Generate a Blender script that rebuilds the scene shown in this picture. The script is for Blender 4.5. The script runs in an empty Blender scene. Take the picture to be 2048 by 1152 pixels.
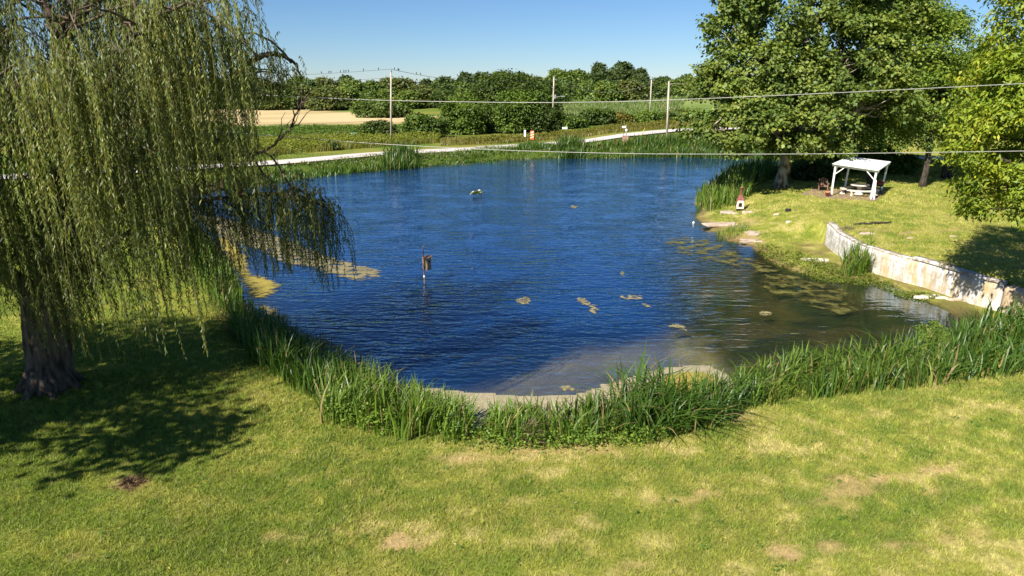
import bpy, bmesh, math
import numpy as np
from mathutils import Vector, Matrix

R = math.radians
rng = np.random.default_rng(7)
scene = bpy.context.scene
COL = scene.collection

# ------------------------------------------------------------------ camera, sky, sun, exposure
CAM_Z, PITCH, FPX = 9.5, R(16.6), 1365.33
cam_d = bpy.data.cameras.new('camera')
cam = bpy.data.objects.new('camera', cam_d); COL.objects.link(cam)
cam.location = (0, 0, CAM_Z); cam.rotation_euler = (R(90) - PITCH, 0, 0)
cam_d.lens = 24.0; cam_d.sensor_width = 36.0; cam_d.clip_start = 0.1; cam_d.clip_end = 12000
scene.camera = cam

SUN_EL = R(41)
SUN_H = np.array([-0.64, -0.768])
SUN = Vector((SUN_H[0] * math.cos(SUN_EL), SUN_H[1] * math.cos(SUN_EL), math.sin(SUN_EL)))
world = bpy.data.worlds.new('World'); scene.world = world; world.use_nodes = True
wn = world.node_tree.nodes; wl = world.node_tree.links; wn.clear()
wo = wn.new('ShaderNodeOutputWorld'); bg = wn.new('ShaderNodeBackground'); sky = wn.new('ShaderNodeTexSky')
sky.sky_type = 'NISHITA'; sky.sun_disc = False
sky.sun_elevation = SUN_EL; sky.sun_rotation = math.atan2(SUN.x, SUN.y)
sky.altitude = 0; sky.air_density = 0.9; sky.dust_density = 0.0; sky.ozone_density = 10.0
bg.inputs['Strength'].default_value = 0.056
wl.new(sky.outputs[0], bg.inputs[0]); wl.new(bg.outputs[0], wo.inputs[0])
sun_d = bpy.data.lights.new('sun', 'SUN'); sun_d.energy = 5.0; sun_d.angle = R(0.5); sun_d.color = (1.0, 0.93, 0.80)
sun = bpy.data.objects.new('sun', sun_d); COL.objects.link(sun)
sun.rotation_euler = SUN.to_track_quat('Z', 'Y').to_euler(); sun.location = (-40, -40, 60)
vs = scene.view_settings
vs.view_transform = 'Standard'; vs.look = 'None'; vs.gamma = 1.0; vs.use_curve_mapping = False; vs.exposure = 0.95
scene.cycles.max_bounces = 10; scene.cycles.transparent_max_bounces = 12
scene.cycles.diffuse_bounces = 5; scene.cycles.caustics_reflective = False; scene.cycles.caustics_refractive = False

# ------------------------------------------------------------------ photo pixel (2048 x 1152) -> world
CP, SP = math.cos(PITCH), math.sin(PITCH)
def ray(px, py):
    dx = (px - 1024) / FPX; dy = -(py - 576) / FPX
    return np.array([dx, CP + dy * SP, -SP + dy * CP])
def P(px, py, z=0.0):
    d = ray(px, py); t = (z - CAM_Z) / d[2]
    return np.array([d[0] * t, d[1] * t, z])
def PY(px, py, Y):
    d = ray(px, py); t = Y / d[1]
    return np.array([d[0] * t, Y, CAM_Z + d[2] * t])
def proj(p):
    p = np.asarray(p); x = p[..., 0]; y = p[..., 1]; z = p[..., 2] - CAM_Z
    dep = y * CP - z * SP; up = y * SP + z * CP
    dep = np.maximum(dep, 0.01)
    return 1024 + FPX * x / dep, 576 - FPX * up / dep

# ------------------------------------------------------------------ noise
def _h(ix, iy, s):
    h = (ix * 374761393 + iy * 668265263 + s * 1446653) & 0xffffffff
    h = ((h ^ (h >> 13)) * 1274126177) & 0xffffffff
    return ((h ^ (h >> 16)) & 0xffffff) / float(0xffffff)
def vnoise(x, y, s=0):
    x = np.asarray(x, float); y = np.asarray(y, float)
    ix = np.floor(x).astype(np.int64); iy = np.floor(y).astype(np.int64)
    fx = x - ix; fy = y - iy; fx = fx * fx * (3 - 2 * fx); fy = fy * fy * (3 - 2 * fy)
    a = _h(ix, iy, s); b = _h(ix + 1, iy, s); c = _h(ix, iy + 1, s); d = _h(ix + 1, iy + 1, s)
    return (a + (b - a) * fx) * (1 - fy) + (c + (d - c) * fx) * fy
def fbm(x, y, s=0, o=4):
    v = 0; a = .5; t = 0
    for k in range(o):
        v = v + a * vnoise(x * 2 ** k + 17.3 * k, y * 2 ** k - 9.1 * k, s + k); t += a; a *= .5
    return v / t
def ss(a, b, x):
    t = np.clip((x - a) / (b - a), 0, 1); return t * t * (3 - 2 * t)
def lerp(a, b, k): return a + (b - a) * k
def mixc(a, b, k): return a + (b - a) * k[..., None]

# ------------------------------------------------------------------ materials
def nt(name):
    m = bpy.data.materials.new(name); m.use_nodes = True; m.node_tree.nodes.clear()
    return m, m.node_tree.nodes, m.node_tree.links
def leaf_mat(name, trans=.35, gloss=.05, rough=.45):
    m, n, l = nt(name)
    o = n.new('ShaderNodeOutputMaterial'); a = n.new('ShaderNodeAttribute'); a.attribute_name = 'Col'
    d = n.new('ShaderNodeBsdfDiffuse'); t = n.new('ShaderNodeBsdfTranslucent'); g = n.new('ShaderNodeBsdfGlossy')
    mx = n.new('ShaderNodeMixShader'); mx2 = n.new('ShaderNodeMixShader')
    hs = n.new('ShaderNodeMixRGB'); hs.blend_type = 'MULTIPLY'; hs.inputs[0].default_value = 1; hs.inputs[2].default_value = (1.15, 1.2, .55, 1)
    g.inputs['Roughness'].default_value = rough; g.inputs['Color'].default_value = (.9, .95, 1, 1)
    l.new(a.outputs['Color'], d.inputs[0]); l.new(a.outputs['Color'], hs.inputs[1]); l.new(hs.outputs[0], t.inputs[0])
    mx.inputs[0].default_value = trans; l.new(d.outputs[0], mx.inputs[1]); l.new(t.outputs[0], mx.inputs[2])
    mx2.inputs[0].default_value = gloss; l.new(mx.outputs[0], mx2.inputs[1]); l.new(g.outputs[0], mx2.inputs[2])
    l.new(mx2.outputs[0], o.inputs[0]); return m
def surf_mat(name, c1, c2, scale=8, rough=.8, bump=.15, stretch=(1, 1, 1), detail=6, ramp=(.35, .65), metal=0, spec=.3, c3=None, s3=2., r3=(.5, .62)):
    m, n, l = nt(name)
    o = n.new('ShaderNodeOutputMaterial'); b = n.new('ShaderNodeBsdfPrincipled')
    tc = n.new('ShaderNodeTexCoord'); mp = n.new('ShaderNodeMapping'); mp.inputs['Scale'].default_value = stretch
    nz = n.new('ShaderNodeTexNoise'); nz.inputs['Scale'].default_value = scale; nz.inputs['Detail'].default_value = detail
    cr = n.new('ShaderNodeValToRGB'); e = cr.color_ramp.elements
    e[0].position, e[1].position = ramp; e[0].color = (*c1, 1); e[1].color = (*c2, 1)
    bp = n.new('ShaderNodeBump'); bp.inputs['Strength'].default_value = bump; bp.inputs['Distance'].default_value = .03
    l.new(tc.outputs['Object'], mp.inputs[0]); l.new(mp.outputs[0], nz.inputs['Vector']); l.new(nz.outputs[0], cr.inputs[0])
    out = cr.outputs[0]
    if c3:
        n3 = n.new('ShaderNodeTexNoise'); n3.inputs['Scale'].default_value = s3; n3.inputs['Detail'].default_value = 8
        l.new(mp.outputs[0], n3.inputs['Vector'])
        r = n.new('ShaderNodeValToRGB'); r.color_ramp.elements[0].position, r.color_ramp.elements[1].position = r3
        l.new(n3.outputs[0], r.inputs[0])
        mm = n.new('ShaderNodeMixRGB'); l.new(r.outputs[0], mm.inputs[0]); l.new(out, mm.inputs[1]); mm.inputs[2].default_value = (*c3, 1); out = mm.outputs[0]
    l.new(out, b.inputs['Base Color']); l.new(nz.outputs[0], bp.inputs['Height']); l.new(bp.outputs[0], b.inputs['Normal'])
    b.inputs['Roughness'].default_value = rough; b.inputs['Metallic'].default_value = metal; b.inputs['Specular IOR Level'].default_value = spec
    l.new(b.outputs[0], o.inputs[0]); return m

M = {}
M['leaf'] = leaf_mat('tree_leaf', .34, .018, .55)
M['willow_leaf'] = leaf_mat('willow_leaf', .38, .02, .5)
M['blade'] = leaf_mat('reed_blade', .38, .03, .45)
M['grass'] = leaf_mat('lawn_grass', .30, .02, .6)
M['bark'] = surf_mat('willow_bark', (.035, .024, .016), (.16, .12, .085), 7, .95, .9, (1, 1, .22), 8, (.36, .66))
M['syc_bark'] = surf_mat('sycamore_bark', (.12, .085, .055), (.42, .37, .29), 3, .9, .5, (1, 1, .5), 8, (.42, .58))
M['dark_bark'] = surf_mat('dark_bark', (.022, .017, .013), (.075, .06, .047), 8, .95, .6, (1, 1, .3))
M['white_paint'] = surf_mat('white_paint', (.70, .70, .68), (.84, .84, .83), 5, .55, .05, ramp=(.3, .5))
M['pole_wood'] = surf_mat('pole_wood', (.30, .25, .20), (.56, .50, .43), 6, .9, .3, (1, 1, .1))
M['old_wood'] = surf_mat('old_wood', (.14, .075, .05), (.30, .19, .13), 9, .9, .4, (1, 1, .2))
M['tan_wood'] = surf_mat('tan_wood', (.36, .24, .13), (.58, .44, .28), 9, .85, .3, (1, 1, .2))
M['concrete'] = surf_mat('concrete', (.55, .48, .40), (.74, .68, .60), 9, .9, .2)
M['stone'] = surf_mat('stone', (.34, .26, .20), (.56, .46, .38), 3, .95, .5, c3=(.42, .32, .24), s3=1.1)
M['metal'] = surf_mat('grey_metal', (.5, .5, .5), (.62, .62, .62), 9, .4, .02, metal=.6)
M['wire'] = surf_mat('wire_metal', (.27, .265, .25), (.40, .39, .37), 20, .5, .05, metal=.2)
M['dark_wire'] = surf_mat('dark_wire', (.05, .05, .05), (.09, .09, .09), 20, .6, .05)
M['black'] = surf_mat('black_iron', (.012, .012, .012), (.03, .028, .026), 12, .6, .1)
M['red'] = surf_mat('red_enamel', (.14, .02, .02), (.2, .03, .025), 12, .4, .05)
M['terracotta'] = surf_mat('terracotta', (.42, .16, .08), (.55, .24, .13), 9, .85, .1)
M['rust'] = surf_mat('rusty_clay', (.13, .05, .035), (.26, .105, .075), 10, .85, .2)
M['pink_clay'] = surf_mat('pink_clay', (.62, .45, .38), (.80, .66, .58), 9, .85, .1)
M['orange'] = surf_mat('orange_sheet', (.75, .14, .02), (.85, .2, .03), 9, .5, .02)
M['green_paint'] = surf_mat('green_paint', (.03, .20, .14), (.05, .26, .18), 9, .5, .02)
M['teal'] = surf_mat('teal_plastic', (.12, .42, .38), (.18, .5, .45), 9, .5, .02)
M['yellow'] = surf_mat('yellow_plastic', (.75, .55, .03), (.85, .65, .05), 9, .5, .02)
M['brick'] = surf_mat('brick', (.30, .16, .11), (.46, .30, .22), 14, .9, .3)
M['brown_straw'] = leaf_mat('dry_stem', .2, .01)
M['bird'] = surf_mat('bird_feather', (.02, .02, .025), (.05, .05, .055), 20, .7, .05)

# ------------------------------------------------------------------ mesh helpers
base_of = {}
def link_mesh(name, V, quads=None, tris=None, col=None, mat=None, parent=None, smooth=False):
    V = np.asarray(V, np.float32).reshape(-1, 3)
    if parent is not None: V = V - np.asarray(base_of[parent], np.float32)
    me = bpy.data.meshes.new(name); me.vertices.add(len(V)); me.vertices.foreach_set('co', V.ravel())
    idx = []; st = []; c = 0
    if quads is not None and len(quads):
        q = np.asarray(quads, np.int32); idx.append(q.ravel()); st.append(np.arange(len(q)) * 4); c = q.size
    if tris is not None and len(tris):
        t = np.asarray(tris, np.int32); idx.append(t.ravel()); st.append(c + np.arange(len(t)) * 3)
    idx = np.concatenate(idx).astype(np.int32); st = np.concatenate(st).astype(np.int32)
    me.loops.add(len(idx)); me.loops.foreach_set('vertex_index', idx)
    me.polygons.add(len(st)); me.polygons.foreach_set('loop_start', st)
    if smooth: me.polygons.foreach_set('use_smooth', np.ones(len(st), bool))
    me.update(calc_edges=True)
    if col is not None:
        c = np.ones((len(V), 4), np.float32); c[:, :3] = col
        at = me.color_attributes.new('Col', 'FLOAT_COLOR', 'POINT'); at.data.foreach_set('color', c.ravel())
    if mat: me.materials.append(mat)
    o = bpy.data.objects.new(name, me); COL.objects.link(o)
    if parent is not None: o.parent = parent; base_of[o] = base_of[parent]
    else: base_of[o] = (0, 0, 0)
    return o
class MB:
    """collects shapes for ONE mesh"""
    def __init__(s): s.v = []; s.f = []
    def add(s, v, f):
        k = len(s.v); s.v += [tuple(map(float, p)) for p in v]; s.f += [tuple(i + k for i in q) for q in f]; return s
    def box(s, c, size, rot=None, bev=0.0):
        bm = bmesh.new(); bmesh.ops.create_cube(bm, size=1)
        for v in bm.verts: v.co = Vector((v.co.x * size[0], v.co.y * size[1], v.co.z * size[2]))
        if bev > 0: bmesh.ops.bevel(bm, geom=list(bm.edges), offset=bev, segments=2, affect='EDGES', profile=.6)
        m = rot if rot is not None else Matrix.Identity(3)
        bm.verts.index_update()
        s.add([tuple(m @ v.co + Vector(c)) for v in bm.verts], [[v.index for v in f.verts] for f in bm.faces]); bm.free(); return s
    def beam(s, a, b, w, h, bev=.006, upv=(0, 0, 1)):
        a = Vector(a); b = Vector(b); d = (b - a); L = d.length; z = d.normalized(); u = Vector(upv)
        if abs(z.dot(u)) > .98: u = Vector((0, 1, 0)) if abs(z.y) < .9 else Vector((1, 0, 0))
        x = u.cross(z).normalized(); y = z.cross(x)
        return s.box((a + b) / 2, (w, h, L), Matrix((x, y, z)).transposed(), bev)
    def tube(s, pts, rad, n=8, cap=True):
        pts = [np.asarray(p, float) for p in pts]; N = len(pts)
        if np.isscalar(rad): rad = [rad] * N
        prev = None; v = []
        for i in range(N):
            t = pts[min(i + 1, N - 1)] - pts[max(i - 1, 0)]; t = t / (np.linalg.norm(t) + 1e-9)
            if prev is None:
                u = np.array([1., 0, 0]) if abs(t[0]) < .8 else np.array([0, 1., 0])
            else: u = prev
            u = u - t * u.dot(t); u /= np.linalg.norm(u) + 1e-9; prev = u; w = np.cross(t, u)
            for k in range(n):
                a = 2 * math.pi * k / n; v.append(pts[i] + rad[i] * (math.cos(a) * u + math.sin(a) * w))
        f = [(i * n + k, i * n + (k + 1) % n, (i + 1) * n + (k + 1) % n, (i + 1) * n + k) for i in range(N - 1) for k in range(n)]
        if cap: f += [tuple(reversed(range(n))), tuple((N - 1) * n + k for k in range(n))]
        return s.add(v, f)
    def lathe(s, prof, c, n=20, rz=0):
        v = []; c = np.asarray(c, float)
        for r, z in prof:
            for k in range(n):
                a = 2 * math.pi * k / n + rz; v.append(c + np.array([r * math.cos(a), r * math.sin(a), z]))
        N = len(prof)
        f = [(i * n + k, i * n + (k + 1) % n, (i + 1) * n + (k + 1) % n, (i + 1) * n + k) for i in range(N - 1) for k in range(n)]
        f += [tuple(reversed(range(n))), tuple((N - 1) * n + k for k in range(n))]
        return s.add(v, f)
    def build(s, name, mat, parent=None, smooth=False):
        me = bpy.data.meshes.new(name); b = Vector(base_of[parent]) if parent is not None else Vector((0, 0, 0))
        me.from_pydata([tuple(Vector(p) - b) for p in s.v], [], s.f); me.update()
        if smooth: me.polygons.foreach_set('use_smooth', np.ones(len(me.polygons), bool))
        me.materials.append(mat); o = bpy.data.objects.new(name, me); COL.objects.link(o)
        if parent is not None: o.parent = parent; base_of[o] = base_of[parent]
        else: base_of[o] = (0, 0, 0)
        return o
def tag(o, label=None, cat=None, group=None, kind=None):
    if label: o['label'] = label
    if cat: o['category'] = cat
    if group: o['group'] = group
    if kind: o['kind'] = kind
    return o
def thing(name, label, cat, loc, group=None):
    o = bpy.data.objects.new(name, None); COL.objects.link(o); o.location = tuple(map(float, loc)); o.empty_display_size = .3
    base_of[o] = tuple(map(float, loc)); return tag(o, label, cat, group)
def dup(root, loc, rz=0, sc=(1, 1, 1), label=None, group=None):
    r = root.copy(); COL.objects.link(r); r.location = tuple(map(float, loc)); r.rotation_euler = (0, 0, rz); r.scale = sc
    if label: r['label'] = label
    if group: r['group'] = group
    for ch in list(root.children):
        c = ch.copy(); COL.objects.link(c); c.parent = r
        for g in ch.children:
            d = g.copy(); COL.objects.link(d); d.parent = c
    return r
def catmull(pts, n=5, closed=True):
    p = np.asarray(pts, float); out = []; N = len(p)
    for i in range(N if closed else N - 1):
        a = p[(i - 1) % N] if closed or i > 0 else p[0]; b = p[i]; c = p[(i + 1) % N]; d = p[(i + 2) % N] if closed or i + 2 < N else p[-1]
        for k in range(n):
            t = k / n
            out.append(.5 * ((2 * b) + (c - a) * t + (2 * a - 5 * b + 4 * c - d) * t * t + (3 * b - a - 3 * c + d) * t ** 3))
    if not closed: out.append(p[-1])
    return np.array(out)
def poly_sd(x, y, poly):
    """signed distance, negative inside; computed where within 40 m of the bounding box"""
    sh = x.shape; x = x.ravel(); y = y.ravel(); out = np.full(x.shape, 60.0)
    m = (x > poly[:, 0].min() - 40) & (x < poly[:, 0].max() + 40) & (y > poly[:, 1].min() - 40) & (y < poly[:, 1].max() + 40)
    px = x[m]; py = y[m]; best = np.full(px.shape, 1e9); ins = np.zeros(px.shape, bool)
    for i in range(len(poly)):
        a = poly[i]; b = poly[(i + 1) % len(poly)]; d = b - a
        t = np.clip(((px - a[0]) * d[0] + (py - a[1]) * d[1]) / (d @ d + 1e-12), 0, 1)
        best = np.minimum(best, (px - a[0] - t * d[0]) ** 2 + (py - a[1] - t * d[1]) ** 2)
        c = ((a[1] > py) != (b[1] > py)); xi = d[0] * (py - a[1]) / (d[1] if abs(d[1]) > 1e-9 else 1e-9) + a[0]
        ins ^= c & (px < xi)
    r = np.sqrt(best); r[ins] *= -1; out[m] = r
    return out.reshape(sh)

# ------------------------------------------------------------------ the terrain
POND_PX = [(540,690),(610,740),(690,790),(790,835),(900,858),(1000,862),(1100,852),(1190,826),(1270,803),(1370,798),(1440,783),(1520,750),(1640,725),(1760,705),(1850,690),
 (1905,668),(1925,645),(1880,612),(1820,587),(1750,564),(1690,554),(1640,551),(1600,542),(1560,528),(1530,505),(1490,490),(1450,478),(1420,462),(1405,445),(1395,425),(1390,405),
 (1400,385),(1450,368),(1520,355),(1590,348),(1640,340),(1650,330),(1620,320),(1500,312),(1400,309),(1300,310),(1200,312),(1100,315),(1000,319),(920,325),(840,331),(740,338),
 (650,347),(560,358),(450,375),(360,395),(340,410),(360,430),(400,455),(430,485),(455,520),(475,560),(490,600),(510,645)]
POND = catmull([P(*q)[:2] for q in POND_PX], 4)
WALL = catmull([(19.35, 40.9), (18.9, 38.3), (18.75, 36.1), (18.95, 34.4), (19.4, 33.1), (20.0, 31.8), (20.5, 30.0), (21.0, 28.4), (22.4, 26.4), (24.6, 24.7)], 5, False)
def wall_sd(x, y):
    best = np.full(x.shape, 1e9); sg = np.zeros(x.shape); 
    for i in range(len(WALL) - 1):
        a = WALL[i]; d = WALL[i + 1] - a
        t = np.clip(((x - a[0]) * d[0] + (y - a[1]) * d[1]) / (d @ d), 0, 1)
        q = (x - a[0] - t * d[0]) ** 2 + (y - a[1] - t * d[1]) ** 2
        cr = d[0] * (y - a[1]) - d[1] * (x - a[0]); m = q < best - 1e-12
        best = np.where(m, q, best); sg = np.where(m, np.sign(cr), sg)
    d0 = WALL[0] - WALL[1]; d0 /= np.linalg.norm(d0); e0 = (x - WALL[0][0]) * d0[0] + (y - WALL[0][1]) * d0[1]
    d1 = WALL[-1] - WALL[-2]; d1 /= np.linalg.norm(d1); e1 = (x - WALL[-1][0]) * d1[0] + (y - WALL[-1][1]) * d1[1]
    return np.sqrt(best), sg, e0, e1
def height(x, y, sd=None):
    x = np.asarray(x, float); y = np.asarray(y, float)
    if sd is None: sd = poly_sd(x, y, POND)
    sd = sd + 1.5 * (fbm(x * .55, y * .55, 23, 4) - .5) * ss(10, 13, x) * ss(29, 32, y) * (1 - ss(54, 58, y))
    L = .8 + .5 * ss(9, 20, x) * ss(18, 30, y) + .06 * (fbm(x * .35, y * .35, 3, 3) - .5)
    L = L + .25 * ss(6, -4, y)
    beach = ss(11, 14, x) * ss(34, 38, y) * (1 - ss(56, 62, y)) * (1 - ss(26, 30, x))
    w = 1.8 + 7 * beach
    z = .02 + L * ss(-.1, 1, sd / w)
    far = ss(125, 330, y)
    z = z + far * (4.5 * np.exp(-((x - 75) / 70) ** 2) + 1.2 * (fbm(x * .01, y * .01, 5, 3) - .4)) 
    z = z + ss(500, 2500, y) * 6 * (fbm(x * .0016, y * .0016, 8, 3))
    shallow = ss(2, 10, x) * (1 - ss(48, 56, y))
    dep = .06 + (1.7 - .5 * shallow) * ss(0, 7 + 6 * shallow, -sd)
    z = np.where(sd < 0, -dep, z)
    wd, sg, e0, e1 = wall_sd(x, y)
    k = (1 - ss(1.6, 4, wd)) * (1 - ss(0, 3.5, e0)) * (1 - ss(-1, 2, e1))
    zw = lerp(.07 + .05 * fbm(x * 1.5, y * 1.5, 4, 2), 1.36, ss(.16, .40, wd * sg))
    z = np.where((sd > 0) | (sg > 0), lerp(z, zw, k), z)
    return z
def G(px, py):
    """the ground point seen at a photo pixel"""
    z = .8
    for _ in range(12):
        q = P(px, py, z); z = float(height(np.array([q[0]]), np.array([q[1]]))[0])
        z = max(z, 0)
    return P(px, py, z)
def Hz(x, y): return float(height(np.array([x]), np.array([y]))[0])

STRAW = np.array([P(*q, 1)[:2] for q in [(330,252),(600,249),(760,247),(905,242),(880,236),(760,230),(620,218),(520,214),(330,212),(150,214),(100,250)]])
DIRT = [(790,1082,62,13,1),(1420,990,40,7,.8),(1580,1103,55,12,1),(1660,1100,40,10,.8),(1770,1095,60,9,.9),(1700,985,60,14,.7),(1760,958,45,8,.9),(1690,960,40,8,.8),(1870,938,40,8,.9),(1920,930,14,10,.6),
 (600,1078,70,9,.6),(1880,985,40,8,.6),(1700,1010,30,14,.6),(1900,1080,40,7,.6),(1960,1070,60,9,.6),(1340,1000,60,8,.5),(960,915,110,12,.7),(1480,840,50,10,.7),(1640,1010,50,12,.5),(170,1120,40,8,.4),(265,968,32,9,.9),(700,1070,60,8,.5),
 (1260,1130,30,6,.5),(2020,940,40,7,.6),(1100,905,120,10,.7),(1460,450,60,7,1),(1510,470,22,20,1),(1540,507,28,5,.9),(1480,427,60,6,.6),(1735,470,40,5,.5),(1820,475,25,4,.6),(1905,470,30,4,.5)]
def dirt_mask(x, y, z):
    m = np.zeros(np.shape(x)); px, py = proj(np.stack([x, y, z], -1))
    nz = fbm(x * 3.1, y * 3.1, 21, 3)
    for cx, cy, rx, ry, s in DIRT:
        c = P(cx, cy, .8 if cy > 600 else 1.0); ex = P(cx + rx, cy, c[2]); ey = P(cx, cy + ry, c[2])
        wx = abs(ex[0] - c[0]); wy = abs(ey[1] - c[1]) + .02
        d = np.sqrt(((x - c[0] - (y - c[1]) * c[0] / c[1]) / wx) ** 2 + ((y - c[1]) / wy) ** 2)
        m = np.maximum(m, s * ss(1.25, .35, d + (nz - .5) * 2.2))
    return m
def gcol(x, y, z, sd):
    n1 = fbm(x * .32, y * .32, 11, 4); n2 = fbm(x * 1.4, y * 1.4, 12, 4); n3 = fbm(x * 6, y * 6, 13, 3)
    r = np.hypot(x - 3, y - 46); th = np.arctan2(x - 3, 46 - y)
    st = fbm(r * 1.1, th * 9, 14, 3)
    green = np.array([.16, .21, .030]); yel = np.array([.295, .295, .060]); straw = np.array([.45, .385, .165])
    n4 = fbm(x * 2.6, y * 3.4, 15, 3)
    k = np.clip(.51 + (n1 - .5) * .35 + (st - .5) * .95 + (n2 - .5) * .7 + (n4 - .5) * 1.1, 0, 1)
    k = np.clip(k + .08 * ss(-2, 8, x) - .26 * ss(-2, -9, x) + .06 * ss(17, 24, x), 0, 1)
    c = mixc(green * np.ones(x.shape + (3,)), yel, ss(.12, .78, k))
    c = mixc(c, straw, .85 * ss(.66, 1.0, k + (n3 - .5) * .6) * ss(-14, -2, x) * (1 - .6 * ss(17, 22, x)))
    c = mixc(c, np.array([.42, .29, .16]), .9 * dirt_mask(x, y, z))
    soil = np.array([.10, .075, .04]) * np.ones(3)
    rightbeach = ss(11, 14, x) * ss(27, 31, y) * (1 - ss(57, 62, y))
    c = mixc(c, soil, ss(1.8, .6, sd) * (1 - rightbeach) * (y < 80))
    c = mixc(c, np.array([.17, .125, .06]), rightbeach * ss(.15, .05, z + .16 * (n2 - .5)) * .85)
    # pond bed
    bed = mixc(np.array([.070, .056, .018]) * np.ones(x.shape + (3,)), np.array([.026, .031, .009]), ss(.38, .62, fbm(x * .8, y * .8, 31, 4)))
    bed = mixc(bed, np.array([.52, .46, .36]), ss(-6, -3, x) * (1 - ss(5.5, 8.5, x + 1.5 * (n2 - .5))) * (1 - ss(27, 30, y)) * .9 * (.55 + .45 * ss(.35, .6, n1)))
    bed = bed * (.62 + .76 * fbm(x * 3.2, y * 2.2, 35, 4))[..., None]; c = np.where((z < -.03)[..., None], bed, c)
    # fields beyond the road
    mead = mixc(np.array([.10, .17, .022]) * np.ones(x.shape + (3,)), np.array([.22, .22, .05]), ss(.35, .65, fbm(x * .12, y * .2, 41, 4)))
    c = mixc(c, mixc(np.array([.075, .125, .018]) * np.ones(x.shape + (3,)), np.array([.17, .19, .04]), ss(.4, .8, n2) * .6), ss(68, 76, y) * (x < 30))
    c = mixc(c, mead, ss(.3, 1.2, (y - (92 + (x + 8) * .78)) * .3) * (y > 60))
    gf = mixc(np.array([.13, .21, .04]) * np.ones(x.shape + (3,)), np.array([.24, .28, .10]), ss(.35, .7, fbm(x * .1, y * .06, 42, 4)))
    c = mixc(c, gf, ss(150, 165, y) * ss(5, 15, x))
    sf = mixc(np.array([.60, .46, .27]) * np.ones(x.shape + (3,)), np.array([.44, .34, .18]), ss(.4, .65, fbm(x * .03, y * .25, 43, 4)))
    ssd = poly_sd(x, y, STRAW)
    c = mixc(c, sf, ss(1.5, -1.5, ssd + 6 * (fbm(x * .1, y * .1, 44, 3) - .5)))
    c = mixc(c, np.array([.05, .085, .02]), ss(300, 340, y))
    return c

def axis(lo, hi, step, out_lo, out_hi, g=1.16):
    a = list(np.arange(lo, hi + 1e-6, step)); s = step
    while a[-1] < out_hi: s *= g; a.append(a[-1] + s)
    s = step; b = []
    v = lo
    while v > out_lo: s *= g; v -= s; b.append(v)
    return np.array(b[::-1] + a)
gx = axis(-36, 42, .3, -5000, 5000); gy = axis(6, 100, .3, -60, 7000)
XX, YY = np.meshgrid(gx, gy)
SD = poly_sd(XX, YY, POND)
ZZ = height(XX, YY, SD)
nx, ny = len(gx), len(gy)
ii = (np.arange(ny - 1)[:, None] * nx + np.arange(nx - 1)[None, :]).ravel()
gq = np.stack([ii, ii + 1, ii + nx + 1, ii + nx], 1)
# ground material: own colour from the attribute, finer grain from noise
m, n, l = nt('ground_soil_and_turf')
o_ = n.new('ShaderNodeOutputMaterial'); b_ = n.new('ShaderNodeBsdfPrincipled'); a_ = n.new('ShaderNodeAttribute'); a_.attribute_name = 'Col'
tc = n.new('ShaderNodeTexCoord'); nz = n.new('ShaderNodeTexNoise'); nz.inputs['Scale'].default_value = 9; nz.inputs['Detail'].default_value = 9; nz.inputs['Roughness'].default_value = .72
cr = n.new('ShaderNodeValToRGB'); cr.color_ramp.elements[0].position = .3; cr.color_ramp.elements[1].position = .7
cr.color_ramp.elements[0].color = (.55, .58, .5, 1); cr.color_ramp.elements[1].color = (1.3, 1.27, 1.2, 1)
mu = n.new('ShaderNodeMixRGB'); mu.blend_type = 'MULTIPLY'; mu.inputs[0].default_value = 1
bp = n.new('ShaderNodeBump'); bp.inputs['Strength'].default_value = .5; bp.inputs['Distance'].default_value = .06
l.new(tc.outputs['Object'], nz.inputs['Vector']); l.new(nz.outputs[0], cr.inputs[0]); l.new(a_.outputs['Color'], mu.inputs[1]); l.new(cr.outputs[0], mu.inputs[2])
l.new(mu.outputs[0], b_.inputs['Base Color']); b_.inputs['Roughness'].default_value = .95; b_.inputs['Specular IOR Level'].default_value = .1
l.new(nz.outputs[0], bp.inputs['Height']); l.new(bp.outputs[0], b_.inputs['Normal']); l.new(b_.outputs[0], o_.inputs[0])
M['ground'] = m
ground = link_mesh('ground', np.stack([XX, YY, ZZ], -1), gq, col=gcol(XX, YY, ZZ, SD).reshape(-1, 3), mat=M['ground'], smooth=True)
tag(ground, kind='structure')

# ------------------------------------------------------------------ water
m, n, l = nt('pond_water')
o_ = n.new('ShaderNodeOutputMaterial'); tc = n.new('ShaderNodeTexCoord')
def wnoise(scale, stretch, rot, detail, dist):
    mp = n.new('ShaderNodeMapping'); mp.inputs['Scale'].default_value = stretch; mp.inputs['Rotation'].default_value = (0, 0, rot)
    t = n.new('ShaderNodeTexNoise'); t.inputs['Scale'].default_value = scale; t.inputs['Detail'].default_value = detail; t.inputs['Distortion'].default_value = dist
    t.inputs['Roughness'].default_value = .45
    l.new(tc.outputs['Object'], mp.inputs[0]); l.new(mp.outputs[0], t.inputs['Vector']); return t
w1 = wnoise(1.0, (.62, 2.2, 1), R(-6), 2, .5); w2 = wnoise(1.0, (2.6, 4.4, 1), R(12), 2, .3); w3 = wnoise(.35, (1, 1.2, 1), 0, 3, .0)
ad = n.new('ShaderNodeMath'); ad.operation = 'MULTIPLY_ADD'; ad.inputs[1].default_value = .52; l.new(w2.outputs[0], ad.inputs[0]); l.new(w1.outputs[0], ad.inputs[2])
at = n.new('ShaderNodeAttribute'); at.attribute_name = 'Col'
sep = n.new('ShaderNodeSeparateColor'); l.new(at.outputs['Color'], sep.inputs[0])
gust = n.new('ShaderNodeMapRange'); gust.inputs['From Min'].default_value = .35; gust.inputs['From Max'].default_value = .65; gust.inputs['To Min'].default_value = .35; gust.inputs['To Max'].default_value = 1.25
l.new(w3.outputs[0], gust.inputs[0])
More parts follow.
